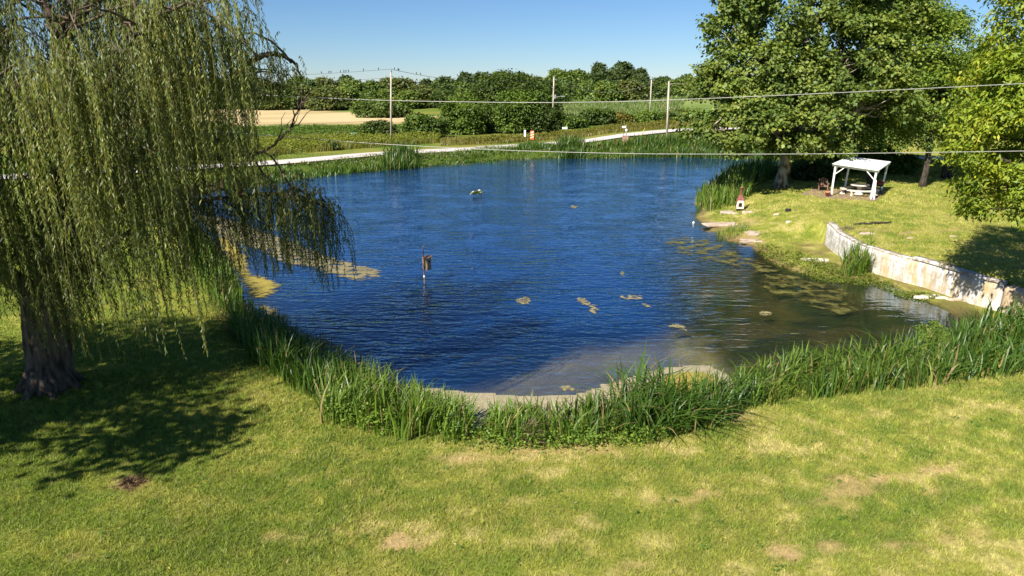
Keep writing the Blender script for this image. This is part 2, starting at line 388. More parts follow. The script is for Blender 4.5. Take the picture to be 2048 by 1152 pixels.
ws = n.new('ShaderNodeMath'); ws.operation = 'MULTIPLY'; l.new(gust.outputs[0], ws.inputs[0]); l.new(sep.outputs[1], ws.inputs[1])
bp = n.new('ShaderNodeBump'); bp.inputs['Distance'].default_value = .10; l.new(ws.outputs[0], bp.inputs['Strength']); l.new(ad.outputs[0], bp.inputs['Height'])
geo = n.new('ShaderNodeNewGeometry'); dt = n.new('ShaderNodeVectorMath'); dt.operation = 'DOT_PRODUCT'; l.new(geo.outputs['Incoming'], dt.inputs[0]); l.new(bp.outputs[0], dt.inputs[1])
def mth(op, a, b):
    k = n.new('ShaderNodeMath'); k.operation = op
    for i, v in ((0, a), (1, b)):
        if isinstance(v, (int, float)): k.inputs[i].default_value = v
        else: l.new(v, k.inputs[i])
    return k.outputs[0]
ab = mth('ABSOLUTE', dt.outputs['Value'], 0); FR = mth('ADD', mth('MULTIPLY', mth('POWER', mth('SUBTRACT', 1.0, ab), 4.0), .95), .035)   # the same reflectance from above and below
gl = n.new('ShaderNodeBsdfGlossy'); gl.inputs['Roughness'].default_value = .03; gl.inputs['Color'].default_value = (.76, .89, .97, 1); l.new(bp.outputs[0], gl.inputs['Normal'])  # blue tint put into the reflection colour
df = n.new('ShaderNodeBsdfDiffuse'); df.inputs[0].default_value = (.003, .026, .105, 1); l.new(bp.outputs[0], df.inputs['Normal'])  # blue body colour stands in for the reflected sky
tr = n.new('ShaderNodeBsdfTransparent'); tr.inputs[0].default_value = (.80, .80, .62, 1)
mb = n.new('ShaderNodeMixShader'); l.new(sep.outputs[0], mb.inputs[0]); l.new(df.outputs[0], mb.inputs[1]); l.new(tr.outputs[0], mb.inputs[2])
mw = n.new('ShaderNodeMixShader'); l.new(FR, mw.inputs[0]); l.new(mb.outputs[0], mw.inputs[1]); l.new(gl.outputs[0], mw.inputs[2])
l.new(mw.outputs[0], o_.inputs[0]); M['water'] = m
wx = np.arange(-34, 42, .5); wy = np.arange(16, 99, .5)
WX, WY = np.meshgrid(wx, wy); WSD = poly_sd(WX, WY, POND); WH = height(WX, WY, WSD)
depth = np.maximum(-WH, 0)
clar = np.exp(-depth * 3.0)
edge = WX - (5.0 + .23 * (WY - 22)) + 2.2 * (fbm(WX * .25, WY * .25, 33, 3) - .5)  # blue body ends along this line, imitating where tree reflections begin
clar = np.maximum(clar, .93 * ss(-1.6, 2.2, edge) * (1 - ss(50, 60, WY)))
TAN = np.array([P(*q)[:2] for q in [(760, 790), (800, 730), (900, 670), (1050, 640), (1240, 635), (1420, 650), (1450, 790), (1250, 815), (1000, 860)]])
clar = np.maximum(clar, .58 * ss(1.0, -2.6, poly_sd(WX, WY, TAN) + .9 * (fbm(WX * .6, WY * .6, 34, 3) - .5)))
calm = .95 - .70 * ss(9, 15, WX) * (1 - ss(40, 50, WY)) 
calm = calm * (.55 + .45 * ss(0, 3, -WSD)) * (1 - .5 * ss(72, 88, WY)) * (1 - .6 * ss(13, 21, WX + .1 * (60 - WY)) * ss(52, 62, WY)) 
keep = WSD < .9
wi = (np.arange(len(wy) - 1)[:, None] * len(wx) + np.arange(len(wx) - 1)[None, :])
kq = (keep[:-1, :-1] & keep[1:, :-1] & keep[:-1, 1:] & keep[1:, 1:])
wi = wi[kq]; NWX = len(wx)
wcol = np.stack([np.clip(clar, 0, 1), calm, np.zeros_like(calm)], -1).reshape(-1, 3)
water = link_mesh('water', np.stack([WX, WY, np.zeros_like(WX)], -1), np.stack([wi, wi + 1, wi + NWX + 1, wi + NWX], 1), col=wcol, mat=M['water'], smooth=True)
bm = bmesh.new(); bm.from_mesh(water.data)
bmesh.ops.delete(bm, geom=[v for v in bm.verts if not v.link_faces], context='VERTS'); bm.to_mesh(water.data); bm.free()
tag(water, kind='structure')

# ------------------------------------------------------------------ road, driveway, patio sheets
def ribbon(name, line, width, mat, lift=.03, col=None):
    c = catmull(line, 12, False); t = np.gradient(c, axis=0); t /= np.linalg.norm(t, axis=1)[:, None]; nrm = np.stack([-t[:, 1], t[:, 0]], 1)
    offs = np.linspace(-.5, .5, 7); V = []
    for o in offs:
        j = .25 * (fbm(np.arange(len(c)) * .5, np.full(len(c), o * 10), 51, 2) - .5) * (abs(o) > .4)
        p = c + nrm * (o * width + j)[:, None]; z = height(p[:, 0], p[:, 1]) + lift + .04 * (1 - 4 * o * o)
        V.append(np.column_stack([p, z]))
    V = np.stack(V, 1); N = len(c); k = 7
    q = [(i * k + j, i * k + j + 1, (i + 1) * k + j + 1, (i + 1) * k + j) for i in range(N - 1) for j in range(k - 1)]
    o = link_mesh(name, V, q, mat=mat, smooth=True); return tag(o, kind='structure')
M['road'] = surf_mat('road_gravel', (.50, .45, .43), (.68, .62, .60), 1.5, .95, .2, c3=(.56, .49, .43), s3=.4)
ribbon('road', [P(*q, 1)[:2] for q in [(-260,372),(-120,362),(20,353),(240,343),(560,324),(760,307),(920,299),(1010,292.5),(1180,282),(1260,275),(1350,266),(1440,263)]] + [(60, 135), (80, 133), (130, 128)], 4.2, M['road'], .2)
ribbon('driveway', [(46, 80.5), (60, 79), (80, 78), (130, 76)], 3.4, M['road'])

# ------------------------------------------------------------------ foliage generators
def leaf_quads(C, d, nrm, L, W):
    """diamond leaves: base, right, tip, left"""
    s = np.cross(d, nrm); s /= np.linalg.norm(s, axis=1)[:, None] + 1e-9
    L = np.asarray(L)[:, None]; W = np.asarray(W)[:, None]
    bend = nrm * (L * .10)
    V = np.stack([C, C + d * L * .45 + s * W * .5 + bend, C + d * L, C + d * L * .45 - s * W * .5 + bend], 1)
    q = np.arange(len(C) * 4).reshape(-1, 4); return V.reshape(-1, 3), q
def unit(v): return v / (np.linalg.norm(v, axis=-1, keepdims=True) + 1e-9)
def rand_unit(n, r): return unit(r.normal(size=(n, 3)))
def hsvvar(base, n, r, dv=.25, dy=.2):
    c = np.asarray(base)[None] * (1 + r.uniform(-dv, dv, (n, 1)))
    y = r.uniform(-1, 1, (n, 1)) * dy
    return np.clip(c * np.concatenate([1 + y, 1 + .3 * y, 1 - .5 * y], 1), 0, 1)
def crown_clusters(blobs, n, r, fill=.35, gap=.38, seed=0):
    B = np.array([b[:3] for b in blobs], float); Rr = np.array([b[3:6] for b in blobs], float)
    w = (Rr.prod(1)) ** (2 / 3); w /= w.sum()
    out = []; nrm = []
    while sum(map(len, out)) < n:
        k = r.choice(len(B), n, p=w); u = rand_unit(n, r); u[:, 2] = np.where(u[:, 2] < -.55, -u[:, 2], u[:, 2])
        f = np.where(r.random(n) < fill, r.uniform(.45, .85, n), r.uniform(.82, 1.06, n))
        f = f * (.86 + .32 * vnoise(u[:, 0] * 2.7 + k * 3.1, u[:, 2] * 2.7 + u[:, 1] * 1.9, 60 + seed))
        p = B[k] + Rr[k] * u * f[:, None]
        g = .5 * vnoise(p[:, 0] * .8 + p[:, 2] * .35, p[:, 1] * .8 - p[:, 2] * .7, 70 + seed) + .5 * vnoise(p[:, 0] * .7 - p[:, 1] * .3, p[:, 2] * .8, 75 + seed)
        ok = g > gap
        d = np.min(np.where(np.arange(len(B))[None] == k[:, None], 9, np.linalg.norm((p[:, None] - B[None]) / Rr[None], axis=2)), axis=1)
        ok &= (d > .62) | (r.random(n) < .15)
        out.append(p[ok]); nrm.append(u[ok])
    return np.concatenate(out)[:n], np.concatenate(nrm)[:n]
def leaves_on(cl, nr, per, sig, L, W, base, r, droop=.25, dv=.28, dy=.22, palette=None):
    n = len(cl) * per
    C = np.repeat(cl, per, 0) + r.normal(size=(n, 3)) * np.array([sig, sig, sig * .6]); N0 = np.repeat(nr, per, 0)
    nrm = unit(N0 * .5 + np.array([0, 0, .75]) + rand_unit(n, r) * .85)
    d = unit(np.cross(nrm, rand_unit(n, r)) + np.array([0, 0, -droop]) + N0 * .2)
    cc = hsvvar(base, n, r, dv, dy)
    if palette is not None:   # clumps of another tint
        g = vnoise(C[:, 0] * .45 + C[:, 2] * .3, C[:, 1] * .45 + C[:, 2] * .35, 90) + r.normal(size=n) * .12
        cc = mixc(cc, hsvvar(palette, n, r, dv, dy), ss(.5, .75, g))
    V, q = leaf_quads(C, d, nrm, L * r.uniform(.7, 1.3, n), W * r.uniform(.7, 1.3, n))
    return V, q, np.repeat(cc, 4, 0)
def wiggle(a, b, r, n=6, amp=.12, sag=0.):
    a = np.asarray(a, float); b = np.asarray(b, float); L = np.linalg.norm(b - a); t = np.linspace(0, 1, n)
    p = a[None] + (b - a)[None] * t[:, None]; w = r.normal(size=(n, 3)) * amp * L * .35; w[0] = 0; w[-1] = 0
    p = p + w; p[:, 2] += sag * L * np.sin(t * math.pi); return p
def make_tree(name, label, cat, base, blobs, r, trunk_r, n_cl, per, sig, L, W, color, trunk_mat, fork=.3, group=None, droop=.25, palette=None, gap=.38, fill=.3, seed=0, twigs=60, lean=(0, 0), leafmat='leaf', trunks=None, dv=.28):
    base = np.asarray(base, float); t = thing(name, label, cat, base, group)
    cl, nr = crown_clusters(blobs, n_cl, r, fill, gap, seed)
    B = np.array([b[:3] for b in blobs]); top = B[np.argmax(B[:, 2])]
    tb = MB(); starts = trunks if trunks else [(0, 0)]
    for sx, sy in starts:
        b0 = base + np.array([sx, sy, -.15])
        zf = base[2] + fork * (top[2] - base[2])
        crotch = np.array([b0[0] + lean[0], b0[1] + lean[1], zf])
        tr = wiggle(b0, crotch, r, 6, .04); rr = np.linspace(trunk_r * 1.05, trunk_r * .8, 6); rr[0] *= 1.35; tb.tube(tr, rr, 12)
        lead = wiggle(crotch, top * .85 + crotch * .15, r, 7, .12); tb.tube(lead, np.linspace(trunk_r * .8, trunk_r * .12, 7), 9)
        for bl in B:
            s = lead[r.integers(0, 4)]; e = bl + r.normal(size=3) * .3
            lim = wiggle(s, e, r, 6, .12, .06); tb.tube(lim, np.linspace(trunk_r * .42, trunk_r * .1, 6), 7)
    for k in r.choice(len(cl), min(twigs, len(cl)), replace=False):
        j = np.argmin(np.linalg.norm(B - cl[k], axis=1)); tb.tube(wiggle(B[j] * .8 + crotch * .2, cl[k], r, 5, .15), np.linspace(trunk_r * .13, .012, 5), 5, False)
    tb.build('trunk', trunk_mat, t, True)
    V, q, c = leaves_on(cl, nr, per, sig, L, W, color, r, droop, palette=palette, dv=dv)
    link_mesh('crown', V, q, col=c, mat=M[leafmat], parent=t)
    return t

# ------------------------------------------------------------------ the weeping willow on the left
def interp(xs, ys, v): return np.interp(v, xs, ys)
def willow():
    r = np.random.default_rng(11)
    t = thing('willow_tree', 'huge weeping willow trailing long strands over the lawn and the left bank of the pond', 'tree', G(102, 778))
    b0 = np.array(base_of[t])
    tb = MB()
    p0 = b0 + [0, 0, -.2]; p1 = PY(100, 705, 18.8); p2 = PY(96, 640, 18.9); p3 = PY(88, 585, 18.95)
    tr = catmull([p0, p0 + [0, 0, .5], p1, p2, p3], 4, False); n_ = len(tr)
    rr = np.interp(np.linspace(0, 1, n_), [0, .12, .3, .6, 1], [.70, .56, .51, .59, .54])
    tt = np.linspace(0, 1, 44); k_ = np.linspace(0, 1, n_); tr2 = np.stack([np.interp(tt, k_, tr[:, i]) for i in range(3)], 1); nn = 48
    tb.tube(list(tr2), list(np.interp(tt, k_, rr)), nn)
    for i in range(44):
        for k in range(nn):
            a = 2 * math.pi * k / nn; f = 1 + .16 * (float(vnoise(np.array(math.cos(a) * 3.1 + 9), np.array(math.sin(a) * 3.1 + tt[i] * 2.2), 81)) - .5) + .13 * abs(float(vnoise(np.array(a * 4.5 + 1.2 * math.sin(tt[i] * 9)), np.array(tt[i] * 5.0), 82)) - .5) * 2
            p = np.array(tb.v[i * nn + k]); tb.v[i * nn + k] = tuple(tr2[i] + (p - tr2[i]) * f)
    for a in np.linspace(0, 6.28, 8)[:-1]:   # root flare
        d = np.array([math.cos(a), math.sin(a), 0]); tb.tube([b0 + d * .3 + [0, 0, .75], b0 + d * .58 + [0, 0, .28], b0 + d * .98 + [0, 0, -.1]], [.2, .17, .05], 8)
    tb.build('trunk', M['bark'], t, True)
    limbs = [
     ([(80,600,18.9),(30,560,18.6),(-40,505,18.2),(-130,440,17.6),(-220,330,17)], .34),
     ([(88,600,18.95),(100,480,19.1),(128,330,19.4),(120,190,19.5),(118,90,19.5),(95,20,19.6),(60,-60,19.8),(20,-160,20)], .33),
     ([(119,100,19.5),(150,45,19.6),(190,5,20),(250,-50,20.6),(320,-110,21.3)], .17),
     ([(95,590,19),(150,450,19.8),(230,340,20.6),(330,262,21.6),(430,190,22.6),(500,125,23.0),(545,108,23.3),(583,122,23.6),(604,158,23.8)], .22),
     ([(105,600,19),(200,505,20),(320,430,20.8),(450,395,21.6),(550,388,22.2),(620,398,22.8),(665,425,23.2)], .10),
     ([(235,335,20.6),(330,312,21.2),(440,316,21.8),(520,306,22.1),(568,272,22.2),(590,235,22.2),(598,215,22.2)], .085),
     ([(128,330,19.4),(60,200,19),(-40,60,18.5),(-140,-60,18)], .2),
     ([(110,420,19.2),(60,330,18.2),(20,240,17.2),(-30,180,16.2)], .15),
     ([(125,300,19.4),(200,200,18.4),(250,110,17.4),(280,60,16.6)], .14),
     ([(120,200,19.5),(260,100,21),(380,20,22),(470,-40,23)], .16),
     ([(110,500,19),(170,420,18.2),(240,370,17.4),(300,350,16.8)], .11),
     ([(150,450,19.8),(240,400,21.5),(330,330,23.5),(430,290,25.5)], .14),
     ([(118,90,19.5),(160,-20,21.5),(220,-120,24)], .14),
    ]
    curves = []
    for pts, rad in limbs:
        c = catmull([PY(*q) for q in pts], 6, False); c = c + r.normal(size=c.shape) * .03; curves.append((c, rad))
        MB().tube(c, np.linspace(rad, rad * .12, len(c)), 10).build('limb', M['bark'], t, True)
    XM = ([-200,0,40,70,105,150,165,190,215,290,320,360,420,500,560,620,1200], [560,528,535,560,602,612,606,575,515,520,600,640,688,704,712,560,300])
    YM = ([-400,30,70,150,200,300,430,445,470,500,540,600,650,720,900], [600,610,690,690,735,770,765,625,560,520,560,525,590,560,560])
    # boughs spread from the limbs
    anchors = []; twig = MB()
    main = [curves[k][0] for k in (1, 3, 4, 6, 7, 8, 9, 11, 12, 0, 2)]
    for k in range(150):
        c = main[r.integers(len(main))]; s = c[r.integers(len(c) // 3, len(c))]
        a = r.uniform(0, 2 * math.pi); Lh = r.uniform(1.4, 4.0)
        d = np.array([math.cos(a), math.sin(a), 0]); tt = np.linspace(0, 1, 9)
        rise = r.uniform(.1, .5) * Lh
        q = s[None] + d[None] * (tt * Lh)[:, None]; q[:, 2] += rise * np.sin(tt * 2.6) - .25 * Lh * tt ** 3; q += r.normal(size=q.shape) * .05
        qx, qy = proj(q); bad = qx > interp(XM[0], XM[1], qy) - 14
        if bad.any():
            cut = int(np.argmax(bad))
            if cut < 4: continue
            q = q[:cut]
        twig.tube(q, np.linspace(.045, .010, len(q)), 5, False)
        for u in range(3, len(q)): anchors.append((q[u], d))
    for c, rad in curves + [curves[4]] * 4 + [curves[5]]:
        for u in range(len(c) // 3, len(c)):
            a = r.uniform(0, 2 * math.pi); anchors.append((c[u], np.array([math.cos(a), math.sin(a), 0])))
    for k in range(34):
        e = PY(r.uniform(110, 455), r.uniform(400, 600), r.uniform(15.8, 20.5)); c = main[r.integers(len(main))]; s0 = c[np.argmin(np.linalg.norm(c - e - [0, 0, 1.2], axis=1))]
        if np.linalg.norm(s0 - e) > 6: continue
        q = wiggle(s0, e, r, 7, .08, .16); twig.tube(q, np.linspace(.035, .008, 7), 5, False); d = unit((e - s0) * [1, 1, 0]); anchors += [(q[j], d) for j in (4, 5, 6)]
    anchors = [(a, d, None) for a, d in anchors]
    for (cx, cy, yy, n_, spread) in ((128, 112, 15.9, 34, .42), (318, 15, 17.0, 16, .35), (400, 40, 17.6, 18, .45), (215, 250, 16.2, 8, .3), (20, 380, 17.2, 9, .5), (70, 440, 17.4, 9, .5), (-15, 300, 17, 8, .5), (125, 500, 17.3, 7, .5)):   # outer sprays; sunlight on the upper ones put into leaf colour
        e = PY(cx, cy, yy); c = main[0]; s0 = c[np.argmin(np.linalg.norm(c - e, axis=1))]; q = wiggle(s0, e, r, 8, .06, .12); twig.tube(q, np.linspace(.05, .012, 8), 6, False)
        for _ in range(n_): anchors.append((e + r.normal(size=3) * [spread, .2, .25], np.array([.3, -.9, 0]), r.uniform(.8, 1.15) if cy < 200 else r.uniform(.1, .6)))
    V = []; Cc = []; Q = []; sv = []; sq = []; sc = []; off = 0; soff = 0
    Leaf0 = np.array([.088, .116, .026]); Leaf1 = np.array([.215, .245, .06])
    for rep in range(3):
        for a, d, lit in [(a0 + r.normal(size=3) * np.array([.10, .10, .30]) + off, d0, l0) for a0, d0, l0 in anchors if r.random() < (.46 if l0 is None else .7) for off in [r.normal(size=3) * np.array([.30, .30, .2])] for _ in range(r.integers(1, 5))]:
            if a[2] > 12.6: continue
            px, py = proj(a)
            if (px > 400 and py < 260 and r.random() < .22) or (px > 365 and py > 430 and px < 520 and r.random() < .55): continue
            if lit is None and 50 < px < 235 and -80 < py < 105 and a[1] < 19.6 and r.random() < .8: continue
            if px > interp(*XM, py) + 8: continue
            L = (r.uniform(.4, 1.5) if r.random() < .38 else r.uniform(1.2, 4.4)) * (1.15 if a[2] > 6 else .9)
            if lit is not None: L = r.uniform(2.2, 4.6)
            g = .3; bottom = r.uniform(1.0, 3.2)
            if a[2] - L < bottom: L = max(a[2] - bottom, .5)
            m = int(L / .05); s = np.linspace(.03, L, m)
            dd = unit(d * .8 + r.normal(size=3) * .45); dd[2] = abs(dd[2]) * .4
            e = 1 - np.exp(-s / .5); p = a[None] + dd[None] * (e * r.uniform(.2, .75))[:, None]; p[:, 2] -= (s - .42 * e)
            ph = r.uniform(0, 6, 2); p[:, 0] += .05 * np.sin(s * 1.3 + ph[0]) + .02 * s; p[:, 1] += .05 * np.sin(s * 1.1 + ph[1]) + .02 * s
            px, py = proj(p); jit = r.normal() * 10
            ok = (px < interp(*XM, py) + jit) & (py < interp(*YM, px) + jit * 1.5)
            if (~ok).any(): p = p[:max(np.argmin(ok), 0)]
            if len(p) < 6: continue
            m = len(p); az = r.uniform(0, 6.28, m); h = np.stack([np.cos(az), np.sin(az), np.zeros(m)], 1)
            dr = unit(h * r.uniform(.25, .75, (m, 1)) + np.array([0, 0, -.85])); nr = unit(np.cross(dr, rand_unit(m, r)))
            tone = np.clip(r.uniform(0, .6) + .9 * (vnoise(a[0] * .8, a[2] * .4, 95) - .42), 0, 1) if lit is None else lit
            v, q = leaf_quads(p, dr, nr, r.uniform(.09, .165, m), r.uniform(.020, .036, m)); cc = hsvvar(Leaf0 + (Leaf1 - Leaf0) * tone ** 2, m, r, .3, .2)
            V.append(v); Q.append(q + off); Cc.append(np.repeat(cc, 4, 0)); off += len(v)
            p2 = p[::4]; w = np.array([.004, 0, 0]); k2 = len(p2)
            if k2 > 1:
                sv.append(np.concatenate([p2 - w, p2 + w])); i = np.arange(k2 - 1); sq.append(np.stack([i, i + 1, i + 1 + k2, i + k2], 1) + soff); soff += 2 * k2
    # bare twigs at the end of the low right bough
    bare = curves[5][0]
    for k in range(14):
        s = bare[r.integers(len(bare) - 16, len(bare))]; e = s + np.array([r.uniform(-.1, .7), r.uniform(-.4, .4), r.uniform(.25, .95)]); twig.tube(wiggle(s, e, r, 5, .15), np.linspace(.022, .006, 5), 5, False)
    twig.build('bough', M['bark'], t, True)
    V = np.concatenate(V); print('willow leaves', len(V) // 4)
    cr_ = link_mesh('crown', V, np.concatenate(Q), col=np.concatenate(Cc), mat=M['willow_leaf'], parent=t)
    sv = np.concatenate(sv); link_mesh('strand', sv, np.concatenate(sq), col=np.tile([.17, .15, .05], (len(sv), 1)), mat=M['willow_leaf'], parent=cr_)
willow()

# a broad tree outside the frame whose shade falls over the willow and the lawn
r_ = np.random.default_rng(5)
SHX, SHY = -3.4, 2.8
make_tree('shade_tree', 'broad leafy tree standing left of the camera and shading the willow', 'tree', (-22.4, 10.3, Hz(-22.4, 10.3)),
    [(-22.4, 10.3, 11, 4.0, 3.2, 3.0), (-25, 11.4, 8.8, 3.4, 2.8, 2.6), (-20, 12.2, 9.4, 3.0, 2.2, 2.2), (-24, 9.8, 14, 3.2, 2.8, 2.4), (-18.8, 11.8, 13.4, 2.6, 2.2, 2.2), (-17.4, 9.0, 9.6, 2.4, 1.5, 1.5), (-15, 8.6, 8.8, 1.9, 1.1, 1.1), (-19.5, 10.4, 7.4, 2.2, 1.5, 1.3)], r_, .4, 1000, 14, .42, .3, .2, (.10, .13, .03), M['dark_bark'], gap=.455)

# ------------------------------------------------------------------ sycamore and trees on the right
r_ = np.random.default_rng(21)
sb = G(1562, 373)
def blobs_px(lst):
    """crown lobes: photo pixel centre, world y, half sizes in metres"""
    return [tuple(PY(a, b, y)) + s for a, b, y, s in lst]
make_tree('sycamore_tree', 'large sycamore with pale mottled trunk on the pond bank left of the white shelter', 'tree', sb,
    blobs_px([(1560,30,58,(4.6,4.2,3.4)),(1640,-60,59,(5,4.5,4)),(1500,150,56.5,(3.6,3.4,2.9)),(1470,235,55.5,(3.6,3.2,2.5)),(1590,180,56.5,(4.4,3.8,3.2)),(1700,110,58,(4.6,4,3.6)),(1420,170,56.5,(1.9,1.8,1.7)),
     (1430,255,55,(2.6,2.4,1.7)),(1540,260,54,(3.6,3.0,1.8)),(1660,230,55.5,(4.2,3.6,2.4)),(1740,210,57,(3.6,3.4,2.8)),(1460,60,57,(2.0,2.0,2.2)),(1490,10,57.5,(2.6,2.4,2.6)),(1620,292,56,(3.4,3,1.2)),(1770,40,60,(3.2,3,3)),(1480,300,55,(2.4,2,.9))]),
    r_, .50, 3000, 26, .30, .27, .25, (.12, .172, .030), M['syc_bark'], fork=.2, palette=(.20, .255, .048), gap=.455, seed=1, twigs=160, lean=(.35, 0))
r_ = np.random.default_rng(22)
tb1 = G(1845, 374)
make_tree('pecan_tree', 'tall dark green tree with single dark trunk standing behind the white shelter', 'tree', tb1,
    blobs_px([(1830,110,61,(4.4,4,4)),(1862,85,63,(3.2,3.2,2.4)),(1840,210,59,(4.4,3.6,3)),(1900,190,62,(3.2,3.2,3)),(1800,270,59,(3.6,3,1.7)),(1880,270,59.5,(3,3,1.8)),(1915,150,63,(2.0,2.2,1.7)),(1780,160,60,(3,3,3))]),
    r_, .26, 2300, 20, .34, .28, .14, (.105, .175, .024), M['dark_bark'], fork=.22, palette=(.19, .26, .034), gap=.42, seed=2)
r_ = np.random.default_rng(23)
tb2 = G(1886, 357)
make_tree('locust_tree', 'yellowish topped tree with forked twin trunk furthest right behind the white shelter', 'tree', tb2,
    blobs_px([(1770,50,67,(4.2,3.6,3)),(1825,40,68,(2.6,3,2.2)),(1890,240,65,(3.6,3.4,3)),(1935,225,66,(2.4,2.4,1.9)),(1950,290,64,(2.4,2.2,1.4))]),
    r_, .22, 1200, 18, .36, .29, .15, (.16, .21, .03), M['dark_bark'], fork=.2, palette=(.30, .28, .03), gap=.36, seed=3, trunks=[(0, 0), (.8, .4), (-1.2, .8)])
r_ = np.random.default_rng(24)
make_tree('ash_tree', 'bright yellow green tree leaning into the picture from the right edge above the lawn', 'tree', (23.6, 26.6, 1.36),
    blobs_px([(2092,60,26.5,(1.55,2.4,1.9)),(2045,150,26,(1.0,1.6,.8)),(2100,200,26.5,(3.2,3,2)),(2022,250,26,(1.4,2,.9)),(2060,290,25.5,(2.4,2.6,1.5)),(2003,300,25.6,(1.5,1.9,1.0)),(2005,370,25.4,(1.35,1.8,.9)),(2060,400,25.4,(2.2,2.2,1.0)),(2020,425,25.2,(1.25,1.6,.7)),(2140,380,26,(3,3,2)),(2090,-60,27,(1.5,2.4,1.6)),(2180,100,27,(3,3,4))]),
    r_, .34, 1700, 24, .20, .215, .085, (.20, .27, .02), M['dark_bark'], fork=.3, palette=(.32, .35, .03), gap=.42, seed=4, droop=.6, fill=.25)

r_ = np.random.default_rng(26)
make_tree('maple_tree', 'mid green leafy tree between the dark trunks and the bright right hand tree', 'tree', (47, 72, Hz(47, 72)),
    blobs_px([(1940,190,72,(3.6,3.4,2.8)),(1985,160,74,(3.4,3.4,2.6)),(1960,250,71,(3.6,3.4,2.4)),(2010,240,73,(3.4,3.4,3)),(1900,260,72,(3,3,2))]),
    r_, .24, 1400, 18, .36, .3, .17, (.12, .19, .026), M['dark_bark'], fork=.25, palette=(.2, .27, .035), gap=.40, seed=5)
r_ = np.random.default_rng(27)
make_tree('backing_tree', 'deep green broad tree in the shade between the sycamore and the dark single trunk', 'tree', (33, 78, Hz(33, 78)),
    blobs_px([(1700,180,78,(4.4,4,3.4)),(1640,220,77,(4,3.6,3)),(1760,230,77,(4,3.6,3)),(1690,270,76,(4.2,3.4,2.2)),(1590,240,78,(3.4,3.4,3))]),
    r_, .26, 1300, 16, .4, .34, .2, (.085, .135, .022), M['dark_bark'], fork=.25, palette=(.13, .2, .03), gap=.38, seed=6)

# ------------------------------------------------------------------ shrubs behind the shelter and along the road
def bush(name, label, px, py, y, size, color, seed, n=420, per=10, L=.3, W=.16, pal=None, group=None, lobes=5, cat='shrub'):
    r = np.random.default_rng(seed); c = PY(px, py, y); z0 = Hz(c[0], y); h = size[2]
    bl = []
    for k in range(lobes):
        a = r.uniform(0, 6.28); f = r.uniform(.2, .62)
        bl.append((c[0] + math.cos(a) * size[0] * f, y + math.sin(a) * size[1] * f, z0 + h * r.uniform(.35, .68), size[0] * r.uniform(.35, .55), size[1] * r.uniform(.4, .6), h * r.uniform(.3, .42)))
    bl.append((c[0], y, z0 + h * .3, size[0] * .8, size[1] * .8, h * .42))
    t = thing(name, label, cat, (c[0], y, z0), group); tb = MB()
    for b in bl:
        tb.tube(wiggle((c[0] + r.normal() * .2, y, z0 - .1), b[:3], r, 5, .1), np.linspace(.09, .02, 5), 6)
    tb.build('stem', M['dark_bark'], t, True)
    cl, nr = crown_clusters(bl, n, r, .2, .34, seed % 9)
    V, q, cc = leaves_on(cl, nr, per, max(size[0], h) * .075, L, W, color, r, .2, palette=pal)
    link_mesh('crown', V, q, col=cc, mat=M['leaf'], parent=t); return t
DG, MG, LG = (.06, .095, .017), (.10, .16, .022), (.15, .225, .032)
bush('bush', 'leafy green bush behind the patio just right of the sycamore trunk', 1640, 345, 68, (3.4, 2, 2.2), MG, 101)
bush('bush', 'spreading green bush seen over the roof of the white shelter', 1715, 335, 68, (3.6, 2, 2.6), MG, 102, pal=LG)
bush('bush', 'rounded willowy bush between the white shelter and the dark single trunk', 1790, 335, 66, (2.2, 1.8, 2.3), MG, 103)
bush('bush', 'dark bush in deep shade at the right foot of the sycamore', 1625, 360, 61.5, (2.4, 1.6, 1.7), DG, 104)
# thicket across the road
bush('thicket_tree', 'tall dark green tree above the middle of the roadside thicket', 1005, 205, 165, (13, 7, 10.5), (.065, .098, .017), 111, 2200, 14, .55, .4, MG, lobes=9, cat='tree')
bush('thicket_tree', 'dark tree at the right end of the thicket beside the lamp pole', 1070, 205, 171, (6, 5, 8.6), DG, 112, 1000, 14, .55, .38, MG, cat='tree')
bush('thicket_tree', 'lighter green bushy tree in the thicket left of the tall dark one', 935, 250, 140, (5.0, 4, 5.8), (.09, .135, .02), 113, 1000, 14, .5, .36, LG, lobes=7, cat='tree')
bush('bush', 'bright green vine covered bush in front of the thicket at centre', 925, 262, 127, (4.6, 3, 5.6), (.10, .155, .022), 114, 900, 14, .4, .3, LG)
bush('bush', 'round bush of the thicket just right of the wooden pole with birds', 850, 270, 120, (4.4, 3, 4.0), (.075, .12, .02), 115, 600, 10, .48, .34, MG)
bush('bush', 'low dark bush directly left of the wooden pole with birds', 752, 272, 116, (3.6, 2.2, 2.6), (.07, .105, .02), 116, 400, 10, .45, .3, MG)
bush('bush', 'tall light green bush of the thicket behind the orange striped marker', 1030, 255, 130, (4.6, 3, 7.2), (.085, .14, .02), 117, 900, 14, .42, .3, LG)
bush('bush', 'dark bush between the orange marker and the green mailbox', 1085, 262, 131, (4.2, 3, 4.6), DG, 118, 500, 10, .5, .34)
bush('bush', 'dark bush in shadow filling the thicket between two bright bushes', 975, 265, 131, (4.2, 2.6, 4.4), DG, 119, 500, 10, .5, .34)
bush('bush', 'mid green bush below the lamp pole behind the green mailbox', 1130, 250, 142, (5, 3, 2.5), (.08, .125, .022), 120, 500, 10, .5, .34, LG)
bush('bush', 'pointed dark bush in the middle of the hedge right of the lamp pole', 1195, 245, 147, (4.0, 3, 3.1), (.06, .095, .018), 121, 500, 10, .5, .36, MG)
bush('bush', 'low bush with yellowing leaves behind the white mailbox on the bricks', 1240, 252, 148, (4, 2.6, 2.1), (.11, .13, .024), 122, 350, 10, .5, .34, (.2, .17, .03))
bush('bush', 'green bush of the hedge just left of the two right hand poles', 1290, 245, 152, (4.8, 3, 2.4), (.075, .125, .02), 123, 450, 10, .5, .34, LG)
